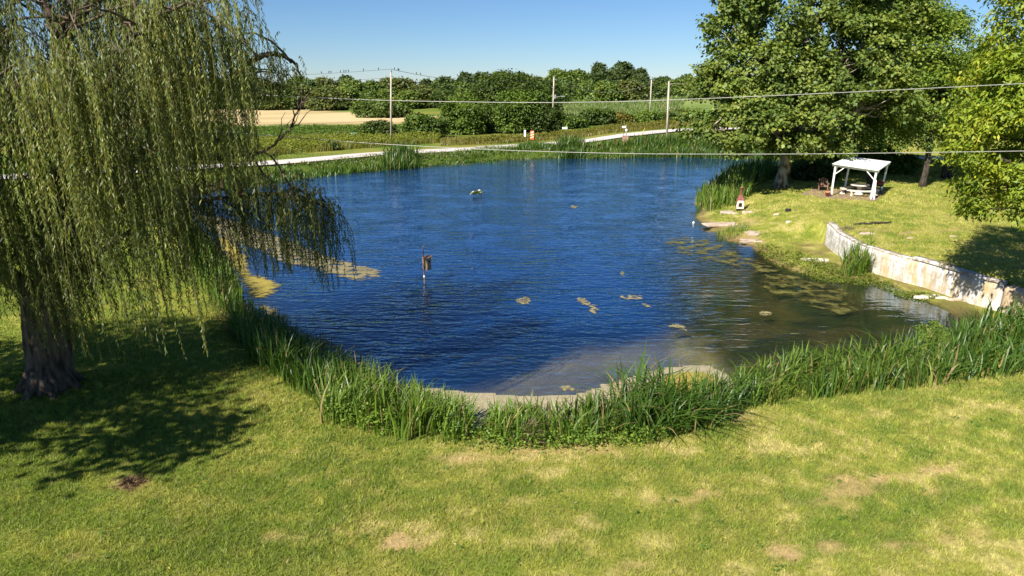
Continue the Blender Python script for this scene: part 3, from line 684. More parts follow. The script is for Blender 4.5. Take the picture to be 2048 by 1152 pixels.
bush('bush', 'bush of the hedge right behind the nearest right hand pole', 1345, 245, 152, (4.4, 3, 2.4), (.075, .12, .02), 124, 420, 10, .5, .34, (.18, .16, .03))
bush('bush', 'small olive bush among the yellow weeds left of the road', 665, 290, 96, (1.5, 1.2, 1.1), (.07, .10, .02), 125, 120, 9, .3, .2)
bush('bush', 'lone rounded green bush at the far edge of the stubble field', 760, 228, 190, (7.2, 4, 4.2), (.10, .15, .03), 126, 500, 10, .7, .5)
bush('bush', 'leafy bush behind the willow beyond the left end of the road', 420, 300, 100, (5, 3, 3.4), (.08, .12, .02), 127, 400, 10, .45, .3)

# ------------------------------------------------------------------ the far wood: every tree a copy of five kinds
def far_proto(kind, color, seed, sx, h, pal):
    r = np.random.default_rng(seed); t = thing('woodland_tree', None, 'tree', (0, 0, 0)); bl = []
    for k in range(9):
        a = r.uniform(0, 6.28); f = r.uniform(.25, .62); z = r.uniform(.32, .74)
        bl.append((math.cos(a) * sx * f, math.sin(a) * sx * f, h * z, sx * r.uniform(.3, .46), sx * r.uniform(.3, .46), h * r.uniform(.15, .24)))
    bl.append((0, 0, h * .82, sx * .45, sx * .45, h * .2)); bl.append((0, 0, h * .3, sx * .9, sx * .9, h * .27))
    MB().tube([(0, 0, -.3), (.1, 0, h * .3), (0, 0, h * .75)], [.35, .28, .08], 7).build('trunk', M['dark_bark'], t, True)
    cl, nr = crown_clusters(bl, 720, r, .12, .3, seed % 7)
    V, q, cc = leaves_on(cl, nr, 9, .75, 1.15, .85, color, r, .1, palette=pal, dv=.25)
    link_mesh('crown', V, q, col=cc, mat=M['leaf'], parent=t); return t, kind
PROT = [far_proto('round dark green', (.075, .115, .026), 201, 7.5, 11.5, (.10, .145, .03)), far_proto('broad olive green', (.105, .135, .032), 202, 8.5, 10.5, (.14, .16, .04)),
        far_proto('lighter green', (.12, .18, .034), 203, 7, 10, (.17, .22, .04)), far_proto('tall blue green', (.068, .105, .032), 204, 6.5, 13, (.09, .125, .034)), far_proto('bushy mid green', (.095, .15, .028), 205, 8, 8.5, (.13, .19, .034))]
used = set(); ORD = ['first', 'second', 'third', 'fourth', 'fifth', 'sixth', 'seventh', 'eighth', 'ninth', 'tenth', 'eleventh', 'twelfth', 'thirteenth', 'fourteenth', 'fifteenth', 'sixteenth']
SEG = [(-60, 590, 'behind the willow'), (590, 782, 'left of the bird pole'), (782, 935, 'left of the thicket'), (935, 1106, 'above the thicket'), (1106, 1345, 'behind the lamp pole'), (1345, 2300, 'behind the sycamore')]
def far_row(rowname, y, step, top, seed, x0=-40, x1=1500, kinds=(0, 1, 2, 3, 4)):
    r = np.random.default_rng(seed); px = x0; cnt = {}
    while px < x1:
        k = int(r.choice(kinds)); root, kind = PROT[k]; yy = y + r.uniform(-12, 12); seg = [s for s in SEG if s[0] <= px < s[1]]
        pt = PY(px, 200, yy); z0 = Hz(pt[0], yy) - .6
        hh = PROT_H[k]; want = PY(px, float(np.interp(px, *top)) + r.normal() * 3, yy)[2] - z0
        s = max(want, 4) / hh * r.uniform(.93, 1.05); sw = np.clip(s, .8, 1.5) * r.uniform(.85, 1.1)
        nm = seg[0][2] if seg else 'at the edge'; cnt[nm] = cnt.get(nm, 0) + 1
        lab = f"{kind} tree, {ORD[min(cnt[nm]-1, 15)]} in the wood's {rowname} {nm}"
        if k in used: dup(root, (pt[0], yy, z0), r.uniform(0, 6.28), (sw, sw, s), lab, 'trees of the far wood')
        else:
            used.add(k); root.location = (pt[0], yy, z0); root.scale = (sw, sw, s); root['label'] = lab; root['group'] = 'trees of the far wood'
        px += step * r.uniform(.75, 1.25)
PROT_H = [11.5 * 1.0, 10.5, 10, 13, 8.5]
TOPB = ([-40, 590, 700, 800, 900, 930, 1000, 1100, 1130, 1210, 1260, 1345, 1400, 2100], [165, 163, 157, 160, 158, 153, 150, 153, 143, 127, 137, 152, 150, 150])
TOPF = ([-40, 590, 700, 830, 930, 1000, 1100, 1150, 1250, 1345, 2100], [182, 180, 178, 182, 180, 172, 178, 165, 163, 172, 172])
far_row('back row', 330, 42, TOPB, 301, x1=2150)
far_row('middle row', 290, 44, ([-40, 590, 930, 1100, 1150, 1345, 2100], [172, 170, 168, 165, 152, 160, 160]), 304)
far_row('front row', 255, 40, TOPF, 302, kinds=(0, 1, 2, 4))
far_row('right hand group', 230, 120, ([0, 2300], [108, 102]), 305, 1700, 2200, (0, 3))

# ------------------------------------------------------------------ reeds and irises along the water
def blades(x, y, r, h, w, base, tip, lean=.35, seg=4, dead=.03, hvar=.3, z=None, dirn=None):
    n = len(x); z = height(x, y) if z is None else z; z = np.maximum(z, -.35)
    H = h * r.uniform(1 - hvar, 1 + hvar * .6, n); az = 12 * fbm(x * .9, y * .9, 27, 2) + r.normal(size=n) * 1.1; ln = lean * r.uniform(.1, 1.5, n) ** 1.3 * (.5 + 1.1 * vnoise(x * 1.1, y * 1.1, 28))
    d = np.stack([np.cos(az), np.sin(az)], 1); fa = az + r.normal(size=n) * .6 + 1.57; s = np.stack([np.cos(fa), np.sin(fa)], 1)
    t = np.linspace(0, 1, seg + 1); prof = np.interp(t, [0, .3, .75, 1], [.75, 1, .75, .06])
    bend = t[None] ** 2.1 * ln[:, None] * H[:, None]
    up = H[:, None] * (t[None] - .38 * np.clip(ln, 0, 1.2)[:, None] * t[None] ** 3)
    cx = x[:, None] + d[:, :1] * bend; cy = y[:, None] + d[:, 1:] * bend; cz = z[:, None] + up - .04
    W = w * r.uniform(.7, 1.25, n)[:, None] * prof[None] * .5
    A = np.stack([cx - s[:, :1] * W, cy - s[:, 1:] * W, cz], -1); B = np.stack([cx + s[:, :1] * W, cy + s[:, 1:] * W, cz], -1)
    V = np.stack([A, B], 2).reshape(-1, 3); k = 2 * (seg + 1)
    q = np.array([(2 * i, 2 * i + 1, 2 * i + 3, 2 * i + 2) for i in range(seg)])
    Q = (np.arange(n)[:, None, None] * k + q[None]).reshape(-1, 4)
    c = hsvvar(base, n, r, .28, .2); g = r.uniform(0, 1, n)[:, None]; c = c + (np.asarray(tip) - np.asarray(base))[None] * g ** 2
    dm = r.random(n) < dead; c[dm] = np.array([.34, .26, .11]) * r.uniform(.7, 1.2, (dm.sum(), 1))
    return V, Q, np.repeat(np.clip(c, .004, 1), k, 0)
def in_poly(poly, n, r):
    poly = np.asarray(poly); lo = poly.min(0); hi = poly.max(0); out = np.zeros((0, 2))
    while len(out) < n:
        p = lo + r.random((n * 2, 2)) * (hi - lo); k = poly_sd(p[:, 0], p[:, 1], poly) < 0; out = np.concatenate([out, p[k]])
    return out[:n]
def area(poly):
    x, y = np.asarray(poly).T; return .5 * abs(np.dot(x, np.roll(y, 1)) - np.dot(y, np.roll(x, 1)))
def reed_bed(label, px_poly, dens, h, w, base, tip, seed, lean=.4, kind=None, group='reed clumps round the pond', name='reed_clump', z=.3, patch=.25, dead=.06, seg=4):
    r = np.random.default_rng(seed); poly = np.array([(G(*q) if z is None else P(*q, z))[:2] for q in px_poly]); n = int(area(poly) * dens)
    p = in_poly(poly, n, r); g = fbm(p[:, 0] * 1.3, p[:, 1] * 1.3, seed, 2); p = p[g > patch + .12 * r.normal(size=n)]
    hm = h * (.72 + .56 * fbm(p[:, 0] * .8, p[:, 1] * .8, seed + 3, 2))
    V, Q, C = blades(p[:, 0], p[:, 1], r, hm, w, base, tip, lean, seg, dead)
    o = link_mesh(name, V, Q, col=C, mat=M['blade'])
    return tag(o, label, 'reeds', group, kind)
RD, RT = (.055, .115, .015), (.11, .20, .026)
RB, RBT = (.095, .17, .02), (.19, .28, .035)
reed_bed('bright sunlit iris clump at the near left corner of the pond, beside broad leaved weeds', [(640,815),(700,775),(790,790),(900,825),(945,850),(935,895),(800,885),(700,860),(640,850)], 110, 1.2, .042, RB, RBT, 401, .42, z=None)
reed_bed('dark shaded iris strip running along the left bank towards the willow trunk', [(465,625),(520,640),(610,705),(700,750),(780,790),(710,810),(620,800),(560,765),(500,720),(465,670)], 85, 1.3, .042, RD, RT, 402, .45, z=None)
reed_bed('sunny iris patch on the left bank under the willow strands', [(385,500),(420,505),(455,540),(480,580),(490,615),(450,640),(410,600),(385,550)], 60, 1.15, .04, RB, RBT, 403, .35)
reed_bed('reeds on the left bank half hidden behind hanging willow strands', [(330,395),(352,412),(360,440),(400,470),(385,500),(330,480),(290,430)], 30, 1.2, .06, RD, RT, 404, .35)
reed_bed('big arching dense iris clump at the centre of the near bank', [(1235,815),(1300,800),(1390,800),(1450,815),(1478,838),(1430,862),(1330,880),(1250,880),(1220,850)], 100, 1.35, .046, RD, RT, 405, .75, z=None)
reed_bed('small iris clump with dry stalks between the bright clump and the arching clump', [(985,855),(1040,848),(1110,850),(1120,880),(1080,900),(1000,895),(960,880)], 95, 1.0, .042, RB, RBT, 406, .5, dead=.12, patch=-.3, z=None)
reed_bed('iris strip joining the dry stalks to the big arching clump', [(1120,850),(1180,835),(1230,825),(1240,870),(1180,895),(1110,892)], 90, .88, .042, RD, RBT, 407, .45, patch=-.3, z=None)
reed_bed('long dense iris hedge along the near right bank', [(1455,795),(1530,755),(1640,730),(1760,710),(1870,700),(1905,730),(1890,775),(1760,785),(1640,800),(1540,815),(1465,825)], 100, .95, .042, RD, RBT, 408, .62, z=None)
reed_bed('tallest iris mass at the right edge below the end of the white wall', [(1880,725),(1905,688),(1945,662),(2000,648),(2100,640),(2180,670),(2150,740),(2050,755),(1950,765),(1890,770)], 85, 1.1, .05, RD, RT, 409, .55, z=None)
reed_bed('round iris clump growing against the foot of the white wall', [(1680,545),(1700,533),(1735,535),(1742,548),(1720,556),(1690,556)], 130, 1.35, .045, RB, RBT, 410, .3, patch=0.05, z=.05)
reed_bed('small dark reed tuft standing in the water off the left bank', [(538,632),(560,628),(590,640),(575,648),(545,645)], 70, .55, .03, RD, RT, 411, .3, z=0)
reed_bed('sparse yellow green sedge beside the sandy landing in front of the wall', [(1430,468),(1470,455),(1500,462),(1480,478),(1440,480)], 60, .5, .03, (.13, .19, .03), (.2, .24, .05), 412, .3, z=.1)
reed_bed('low bright sedge at the water edge left of the wall clump', [(1600,548),(1640,540),(1690,548),(1690,560),(1640,556)], 70, .4, .03, (.17, .22, .03), (.25, .27, .05), 413, .4, z=.05)
reed_bed('tall green reeds at the water edge behind the clay chimney stove', [(1390,398),(1420,385),(1470,380),(1510,385),(1500,405),(1470,415),(1420,418),(1395,412)], 26, 1.5, .075, RB, RBT, 414, .3, z=.3)
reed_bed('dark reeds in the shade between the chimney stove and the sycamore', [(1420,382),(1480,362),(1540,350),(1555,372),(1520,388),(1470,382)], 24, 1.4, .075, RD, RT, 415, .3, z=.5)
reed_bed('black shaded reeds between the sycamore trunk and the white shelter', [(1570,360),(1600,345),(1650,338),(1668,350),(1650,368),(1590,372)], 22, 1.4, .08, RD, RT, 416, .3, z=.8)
far_beds = [('far bank reeds half behind the willow at the left', [(450,372),(520,362),(600,352),(640,346),(640,340),(560,346),(450,362)], .9, 12),
 ('low far bank reeds right of the willow', [(640,346),(720,338),(780,334),(780,326),(700,332),(640,340)], 1.0, 12),
 ('tall dark far bank reed clump nearest below the wooden pole with birds', [(770,334),(835,330),(835,320),(790,318),(765,326)], 1.9, 13),
 ('short far bank grass between the tall clump and the road bend', [(840,330),(920,325),(1000,319),(1000,314),(920,318),(840,324)], .6, 12),
 ('dark far bank reeds hiding the road bend', [(905,310),(960,304),(1040,298),(1050,305),(980,312),(910,318)], .5, 12),
 ('far bank reed clump below the orange striped marker', [(1040,308),(1090,305),(1110,308),(1110,300),(1060,296),(1035,300)], .9, 13),
 ('rounded tall reed clump right of the orange marker', [(1115,312),(1165,311),(1170,302),(1140,297),(1115,300)], 1.9, 14),
 ('far bank reeds below the brick pillar', [(1170,312),(1260,310),(1270,300),(1180,299)], 1.15, 13),
 ('far bank reeds below the nearest right hand pole', [(1260,310),(1370,309),(1370,296),(1270,297)], 1.4, 13),
 ('far bank reeds running behind the sycamore leaves', [(1370,309),(1500,312),(1620,320),(1640,312),(1500,300),(1370,297)], 1.7, 12)]
for k, (lab, pp, h, dn) in enumerate(far_beds):
    reed_bed(lab, pp, dn * 1.8, h, .10, RD if k % 3 != 1 else (.085, .15, .02), RT, 430 + k, .5, z=.45, patch=-.2, seg=3)

# broad leaved weeds at the foot of the reeds
def weed_patch(label, px_poly, n, h, seed, color=(.16, .25, .03), L=.085, W=.055, z=.7, name='weed_patch'):
    r = np.random.default_rng(seed); poly = [P(*q, z)[:2] for q in px_poly]; p = in_poly(poly, n, r); zz = height(p[:, 0], p[:, 1]) + h * r.random(n) ** .7
    cl = np.column_stack([p, zz]); nr = np.tile([0, 0, 1.], (n, 1))
    V, q, c = leaves_on(cl, nr, 5, .07, L, W, color, r, .1)
    return tag(link_mesh(name, V, q, col=c, mat=M['leaf']), label, 'weeds', 'broad leaved weeds along the bank', 'stuff')
weed_patch('bright broad leaved weeds on the lawn side of the near left irises', [(650,830),(690,815),(730,850),(800,880),(760,888),(690,868),(645,850)], 330, .65, 501)
weed_patch('low green weeds along the foot of the centre irises', [(880,875),(960,868),(1060,880),(1180,875),(1240,880),(1330,885),(1300,905),(1180,912),(1050,912),(930,905)], 520, .34, 502)
weed_patch('creeping water plants at the right shore below the wall', [(1830,655),(1870,640),(1905,665),(1895,690),(1850,690)], 500, .12, 503, (.14, .21, .03), z=.05)
weed_patch('mossy low plants on the wet ledge in front of the wall', [(1760,572),(1840,588),(1880,598),(1850,602),(1800,592)], 420, .1, 504, (.17, .22, .04), z=.06)
weed_patch('sparse yellow green marsh grass on the muddy shore below the landing', [(1510,488),(1560,500),(1640,520),(1690,545),(1620,552),(1560,532),(1520,508)], 420, .16, 506, (.19, .23, .035), L=.16, W=.05, z=.06)
weed_patch('low marsh plants around the wall clump and ledge', [(1620,548),(1680,545),(1740,552),(1800,572),(1760,574),(1690,565),(1625,560)], 600, .14, 505, (.16, .20, .03), z=.06)

# ------------------------------------------------------------------ lawn grass
def lawn(r):
    Vs = []; Cs = []; parts = []
    def patch(n, xlo, xhi, ylo, yhi, h, w, keepf, TS=13.):
        x = r.uniform(xlo, xhi, n); y = r.uniform(ylo, yhi, n)
        k = np.abs(x) < .92 * y + 3; x = x[k]; y = y[k]
        sd = poly_sd(x, y, POND); k = sd > .9; x = x[k]; y = y[k]; sd = sd[k]
        k = keepf(x, y); x = x[k]; y = y[k]; sd = sd[k]
        z = height(x, y, sd); c = gcol(x, y, z, sd); dm = dirt_mask(x, y, z); k = (r.random(len(x)) > dm * .8) & (z > .12)
        x, y, z, c, sd = x[k], y[k], z[k], c[k], sd[k]; n = len(x)
        tall = .6 + .9 * fbm(x * .9, y * .9, 61, 3); tall = tall * np.where(c[:, 0] / c[:, 1] > 1.1, .8, 1.05)
        H = h * tall * r.uniform(.5, 1.4, n); az = r.uniform(0, 6.28, n); ln = r.uniform(.1, 1.0, n) * H
        wv = w * r.uniform(.6, 1.3, n); fa = r.uniform(0, 6.28, n); b = np.stack([x, y, z - .01], 1)
        s = np.stack([np.cos(fa) * wv, np.sin(fa) * wv, np.zeros(n)], 1) * .5
        tip = b + np.stack([np.cos(az) * ln, np.sin(az) * ln, H], 1)
        tf = vnoise(x * TS, y * TS * .8, 62); H = H * (.45 + 1.1 * tf); tip = b + np.stack([np.cos(az) * ln * 1.2, np.sin(az) * ln * 1.2, H], 1)
        cc = c * (.55 + .95 * tf[:, None]) * r.uniform(.7, 1.35, (n, 1)) * np.array([1.03, 1.07, 1.0]); st = r.random(n) < .07; cc[st] = np.array([.42, .36, .16]) * r.uniform(.7, 1.2, (st.sum(), 1))
        Vs.append(np.stack([b - s, b + s, tip], 1).reshape(-1, 3)); Cs.append(np.repeat(cc, 3, 0))
    notwater = lambda x, y: np.ones(x.shape, bool)
    patch(720000, -16, 17, 7.5, 14.5, .062, .014, notwater)
    patch(520000, -23, 24, 14.5, 20, .07, .018, notwater)
    patch(160000, -28, -5, 20, 36, .08, .024, notwater, 8.)
    patch(260000, 15, 44, 20, 48, .075, .028, notwater, 7.)
    patch(170000, 14, 60, 48, 82, .10, .05, notwater, 4.)
    patch(60000, -60, -10, 34, 90, .14, .06, notwater, 4.)
    V = np.concatenate(Vs); print('grass blades', len(V) // 3)
    o = link_mesh('lawn_grass', V, tris=np.arange(len(V)).reshape(-1, 3), col=np.concatenate(Cs), mat=M['grass'])
    tag(o, 'short mown lawn grass with straw coloured streaks', 'grass', None, 'stuff')
lawn(np.random.default_rng(31))
def lawn_litter(name, label, n, L, W, cols, seed, lift, flat=True, per=1):
    r = np.random.default_rng(seed); x = r.uniform(-14, 14, n); y = r.uniform(9, 20, n); k = (np.abs(x) < .8 * y) & (poly_sd(x, y, POND) > 1.2); x, y = x[k], y[k]
    x = np.repeat(x, per) + (r.normal(size=len(x) * per) * .03 if per > 1 else 0); y = np.repeat(y, per) + (r.normal(size=len(y) * per) * .03 if per > 1 else 0); m = len(x); z = height(x, y) + lift * r.uniform(.6, 1.2, m)
    az = r.uniform(0, 6.28, m); d = np.stack([np.cos(az), np.sin(az), r.uniform(-.1, .35, m)], 1); V, q = leaf_quads(np.column_stack([x, y, z]), unit(d), unit(np.array([0, 0, 1.]) + .3 * r.normal(size=(m, 3))), L * r.uniform(.6, 1.3, m), W * r.uniform(.7, 1.2, m))
    c = np.array(cols)[r.integers(0, len(cols), m)] * r.uniform(.75, 1.2, (m, 1)); return tag(link_mesh(name, V, q, col=np.repeat(c, 4, 0), mat=M['leaf']), label, 'litter', None, 'stuff')
lawn_litter('fallen_leaves', 'scattered small yellow and tan fallen willow leaves on the near lawn', 420, .085, .022, [(.48, .42, .12), (.5, .4, .22), (.36, .26, .12)], 701, .055)
lawn_litter('lawn_weeds', 'low broad leaved weeds scattered in the mown lawn', 150, .085, .035, [(.11, .22, .03), (.14, .25, .04), (.09, .18, .03)], 702, .05, per=7)
def tall_weeds(label, world_poly, n, h, w, base, tip, seed, name='roadside_weeds', patch=.3):
    r = np.random.default_rng(seed); p = in_poly(world_poly, n, r); g = fbm(p[:, 0] * .25, p[:, 1] * .25, seed, 3); p = p[g > patch]
    hm = h * (.5 + fbm(p[:, 0] * .3, p[:, 1] * .3, seed + 1, 3))
    V, Q, C = blades(p[:, 0], p[:, 1], r, hm, w, base, tip, .35, 2, .08)
    return tag(link_mesh(name, V, Q, col=C, mat=M['blade']), label, 'weeds', None, 'stuff')
pp = lambda L, z=1: [P(*q, z)[:2] for q in L]
tall_weeds('yellow green goldenrod weeds beside the road on the left', pp([(400,318),(560,308),(760,292),(880,284),(880,272),(700,272),(520,280),(400,292)]), 16000, 1.0, .075, (.14, .17, .03), (.30, .27, .035), 601)
tall_weeds('green meadow growth between the weeds and the stubble field', pp([(330,290),(520,280),(700,272),(820,268),(830,255),(600,254),(330,260)]), 18000, .9, .10, (.09, .15, .025), (.17, .2, .04), 602)
tall_weeds('grassy verge with orange tinted weeds along the far side of the road', pp([(880,290),(1010,285),(1180,273),(1350,260),(1400,256),(1400,246),(1250,256),(1100,270),(960,278),(880,280)]), 13000, .8, .08, (.15, .17, .03), (.30, .22, .04), 603)
tall_weeds('verge grass between the road and the far reeds', pp([(560,332),(760,315),(920,306),(1010,299),(1180,290),(1350,284),(1350,272),(1260,281),(1180,288),(1010,298),(760,313),(560,330)]), 6000, .3, .1, (.10, .16, .025), (.2, .22, .04), 604)
tall_weeds('short bank grass along the whole far shore', pp([(640,345),(840,330),(1000,318),(1200,311),(1500,312),(1500,300),(1200,297),(1040,296),(920,306),(760,316),(600,335)], .4), 20000, .42, .08, (.06, .115, .016), (.13, .18, .03), 606, 'bank_grass', -.3)
tall_weeds('tall pale green grass on the field rising behind the hedge', pp([(1105,250),(1350,240),(1380,205),(1250,204),(1115,207)], 1.5), 26000, 1.2, .22, (.12, .20, .04), (.26, .30, .11), 605, 'field_grass', .2)

weed_patch('leafy goldenrod stands among the roadside weeds on the left', [(400,316),(560,306),(760,291),(880,283),(880,274),(700,276),(520,284),(400,296)], 3600, 1.15, 611, (.21, .24, .035), .30, .16, 1.0, 'goldenrod')
weed_patch('dark leafy growth in the meadow before the stubble field', [(330,288),(520,279),(700,271),(820,267),(830,257),(600,257),(330,264)], 2600, 1.0, 612, (.11, .19, .028), .36, .2, 1.0, 'meadow_growth')
weed_patch('leafy roadside growth with tawny tops along the right hand verge', [(900,287),(1010,283),(1180,271),(1350,258),(1350,250),(1250,259),(1100,272),(960,280)], 2600, .9, 613, (.19, .19, .035), .30, .16, 1.0, 'verge_growth')

# ------------------------------------------------------------------ scum and algae on the water
def blob_sheet(name, label, px_poly, mat, z=.012, kind=None, cat='algae', group=None, jag=.25, n=6, th=.012, ew=None):
    c = catmull([P(*q, 0)[:2] for q in px_poly], n); lo, hi = c.min(0), c.max(0); w = hi - lo; g = float(np.clip(w.max() / 70, .03, .3))
    xs = np.arange(lo[0] - .1, hi[0] + .1 + g, g); ys = np.arange(lo[1] - .1, hi[1] + .1 + g, g); X, Y = np.meshgrid(xs, ys); sd = poly_sd(X, Y, c); ew = ew or float(np.clip(.16 * min(w), .06, .7))
    sd = sd + jag * ew * 2.5 * (fbm(X / ew * .5, Y / ew * .5, 77, 3) - .5); cov = ss(.15, -1, sd / ew)
    nxs = len(xs); i = np.arange(len(ys) - 1)[:, None] * nxs + np.arange(nxs - 1)[None]; k = (sd[:-1, :-1] < .1 * ew) & (sd[1:, 1:] < .1 * ew) & (sd[1:, :-1] < .1 * ew) & (sd[:-1, 1:] < .1 * ew); i = i[k]
    Z = z + th * fbm(X * 3, Y * 3, 78, 2) * cov; V = np.stack([X, Y, Z], -1).reshape(-1, 3); q = np.stack([i, i + 1, i + nxs + 1, i + nxs], 1)
    us = np.unique(q); mp = np.zeros(len(V), int); mp[us] = np.arange(len(us))
    o = link_mesh(name, V[us], mp[q], col=np.repeat(cov.reshape(-1, 1)[us], 3, 1), mat=mat, smooth=True); return tag(o, label, cat, group, kind)
def scum_mat(name, c1, c2, cover, scale=2.5, stretch=(1, 1, 1), rough=.7, edge=.28):
    m, n, l = nt(name); o = n.new('ShaderNodeOutputMaterial'); b = n.new('ShaderNodeBsdfPrincipled'); tr = n.new('ShaderNodeBsdfTransparent'); mx = n.new('ShaderNodeMixShader')
    tc = n.new('ShaderNodeTexCoord'); mp = n.new('ShaderNodeMapping'); mp.inputs['Scale'].default_value = stretch
    a = n.new('ShaderNodeTexNoise'); a.inputs['Scale'].default_value = scale; a.inputs['Detail'].default_value = 9; a.inputs['Roughness'].default_value = .62
    f = n.new('ShaderNodeTexNoise'); f.inputs['Scale'].default_value = 14; f.inputs['Detail'].default_value = 6
    cr = n.new('ShaderNodeValToRGB'); cr.color_ramp.elements[0].position = .3; cr.color_ramp.elements[1].position = .7; cr.color_ramp.elements[0].color = (*c1, 1); cr.color_ramp.elements[1].color = (*c2, 1)
    al = n.new('ShaderNodeMapRange'); al.inputs['From Min'].default_value = cover; al.inputs['From Max'].default_value = cover + .15
    l.new(tc.outputs['Object'], mp.inputs[0]); l.new(mp.outputs[0], a.inputs['Vector']); l.new(tc.outputs['Object'], f.inputs['Vector'])
    l.new(f.outputs[0], cr.inputs[0]); l.new(cr.outputs[0], b.inputs['Base Color']); b.inputs['Roughness'].default_value = rough; b.inputs['Specular IOR Level'].default_value = .2
    at = n.new('ShaderNodeAttribute'); at.attribute_name = 'Col'; ed = n.new('ShaderNodeMath'); ed.operation = 'MULTIPLY_ADD'; ed.inputs[1].default_value = edge; l.new(at.outputs['Fac'], ed.inputs[0])
    s1 = n.new('ShaderNodeMath'); s1.operation = 'SUBTRACT'; s1.inputs[1].default_value = edge; l.new(a.outputs[0], s1.inputs[0]); l.new(s1.outputs[0], ed.inputs[2])
    l.new(ed.outputs[0], al.inputs[0]); l.new(al.outputs[0], mx.inputs[0]); l.new(tr.outputs[0], mx.inputs[1]); l.new(b.outputs[0], mx.inputs[2]); l.new(mx.outputs[0], o.inputs[0]); return m
M['mud'] = scum_mat('tan_scum', (.24, .20, .13), (.40, .35, .24), .16, 1.6, edge=.34)
M['yellow_algae'] = scum_mat('yellow_algae', (.22, .18, .035), (.36, .29, .07), .27, 1.6, (1, 1.6, 1))
M['tan_algae'] = scum_mat('tan_algae', (.17, .15, .075), (.29, .25, .13), .38, 1.7, (1, 1.5, 1))
M['olive_algae'] = scum_mat('olive_algae', (.085, .085, .022), (.19, .175, .05), .475, 1.3, (1, 1.15, 1))
M['solid_algae'] = scum_mat('clotted_algae', (.20, .17, .075), (.33, .29, .15), .40, 5.0)
blob_sheet('scum', 'tan scum strip along the near shore behind the irises', [(750,768),(850,774),(930,782),(1010,789),(1080,793),(1150,787),(1220,765),(1290,744),(1360,731),(1420,733),(1462,752),(1470,790),(1380,820),(1250,840),(1100,870),(950,870),(850,840)], M['mud'], .02, 'stuff', jag=.5, th=.03, ew=.22)
blob_sheet('algae', 'mustard yellow algae patch beside the big arching iris clump', [(1320,765),(1350,748),(1400,745),(1440,758),(1440,785),(1380,795),(1325,790)], M['yellow_algae'], .05, 'stuff', jag=.3, th=.02, ew=.2)
blob_sheet('algae', 'tan floating algae field behind the hanging willow strands', [(395,445),(420,430),(480,440),(560,470),(640,500),(720,525),(775,545),(740,562),(680,560),(620,540),(560,530),(500,500),(430,480)], M['tan_algae'], .012, 'stuff', jag=.1)
blob_sheet('algae', 'bright yellow algae rim on the left bank', [(430,470),(480,490),(500,520),(510,545),(560,565),(555,590),(510,600),(490,590),(470,555),(440,510)], M['yellow_algae'], .016, 'stuff', jag=.15)
blob_sheet('algae', 'grey tan algae drifting off the dark left irises', [(495,605),(560,610),(575,640),(640,665),(700,690),(760,740),(700,740),(620,700),(540,660)], M['tan_algae'], .014, 'stuff', jag=.15)
blob_sheet('algae', 'olive algae mats along the landing on the right', [(1320,480),(1380,470),(1430,480),(1500,505),(1560,535),(1620,555),(1690,575),(1720,600),(1640,600),(1560,575),(1480,540),(1400,520),(1330,505)], M['olive_algae'], .012, 'stuff', jag=.2)
blob_sheet('algae', 'thin olive algae patches in front of the wall reflection', [(1540,545),(1620,570),(1700,600),(1740,630),(1660,630),(1570,600),(1500,570)], M['olive_algae'], .02, 'stuff', jag=.2)
mats = [([(1150,590),(1165,596),(1182,606),(1197,620),(1188,626),(1172,612),(1155,600)], 'long tan algae strip floating in the middle of the near water'),
 ([(1030,600),(1050,592),(1070,598),(1060,608),(1040,610)], 'round greenish algae clump floating left of the long tan strip'),
 ([(1242,594),(1260,590),(1285,594),(1288,598),(1262,599),(1245,600)], 'thin algae streak right of the long tan strip'),
 ([(1282,606),(1295,608),(1302,615),(1292,614)], 'tiny algae fleck just below the thin streak'),
 ([(1335,645),(1352,648),(1372,655),(1380,664),(1366,662),(1350,656),(1338,652)], 'ragged pinkish algae streak on the edge of the olive water'),
 ([(1238,545),(1245,542),(1248,552),(1241,553)], 'small upright looking algae fleck far above the thin streak'),
 ([(1140,411),(1155,412),(1152,417),(1141,416)], 'small brown algae fleck right of the floating plant island'),
 ([(1120,773),(1138,770),(1150,778),(1130,782)], 'small brown weed clot near the tan scum'),
 ([(1515,625),(1535,622),(1545,629),(1525,632)], 'small algae fleck in the olive water below the landing')]
for pp_, lab in mats: blob_sheet('algae_mat', lab, pp_, M['solid_algae'], .012, None, 'algae', 'floating algae mats', jag=2.2, n=9, th=.006)

# ------------------------------------------------------------------ floating plant island
c = P(952, 392); t = thing('floating_island', 'small floating island of tan weed, one green plant and pale driftwood', 'floating island', c)
o = MB().lathe([(.62, -.03), (.60, .05), (.40, .14), (.12, .2)], c, 16).lathe([(.3, -.02), (.26, .05), (.08, .07)], c + np.array([.1, -.62, 0]), 12).build('weed_mat', M['solid_algae'], t, True)
r_ = np.random.default_rng(71); cl = c + r_.normal(size=(60, 3)) * np.array([.24, .16, .05]) + np.array([.08, .05, .3]); V, q, cc = leaves_on(cl, np.tile([0, 0, 1.], (60, 1)), 5, .06, .16, .09, (.10, .15, .03), r_)
link_mesh('foliage', V, q, col=cc, mat=M['leaf'], parent=t)
for a, b in (((-.5, 0, .12), (-.18, .1, .42)), ((.3, .1, .3), (.65, .05, .22)), ((.2, .15, .45), (.42, .12, .48))):
    MB().tube([c + np.array(a), c + (np.array(a) + np.array(b)) / 2 + [0, 0, .03], c + np.array(b)], [.06, .075, .04], 7).build('driftwood', M['concrete'], t, True)

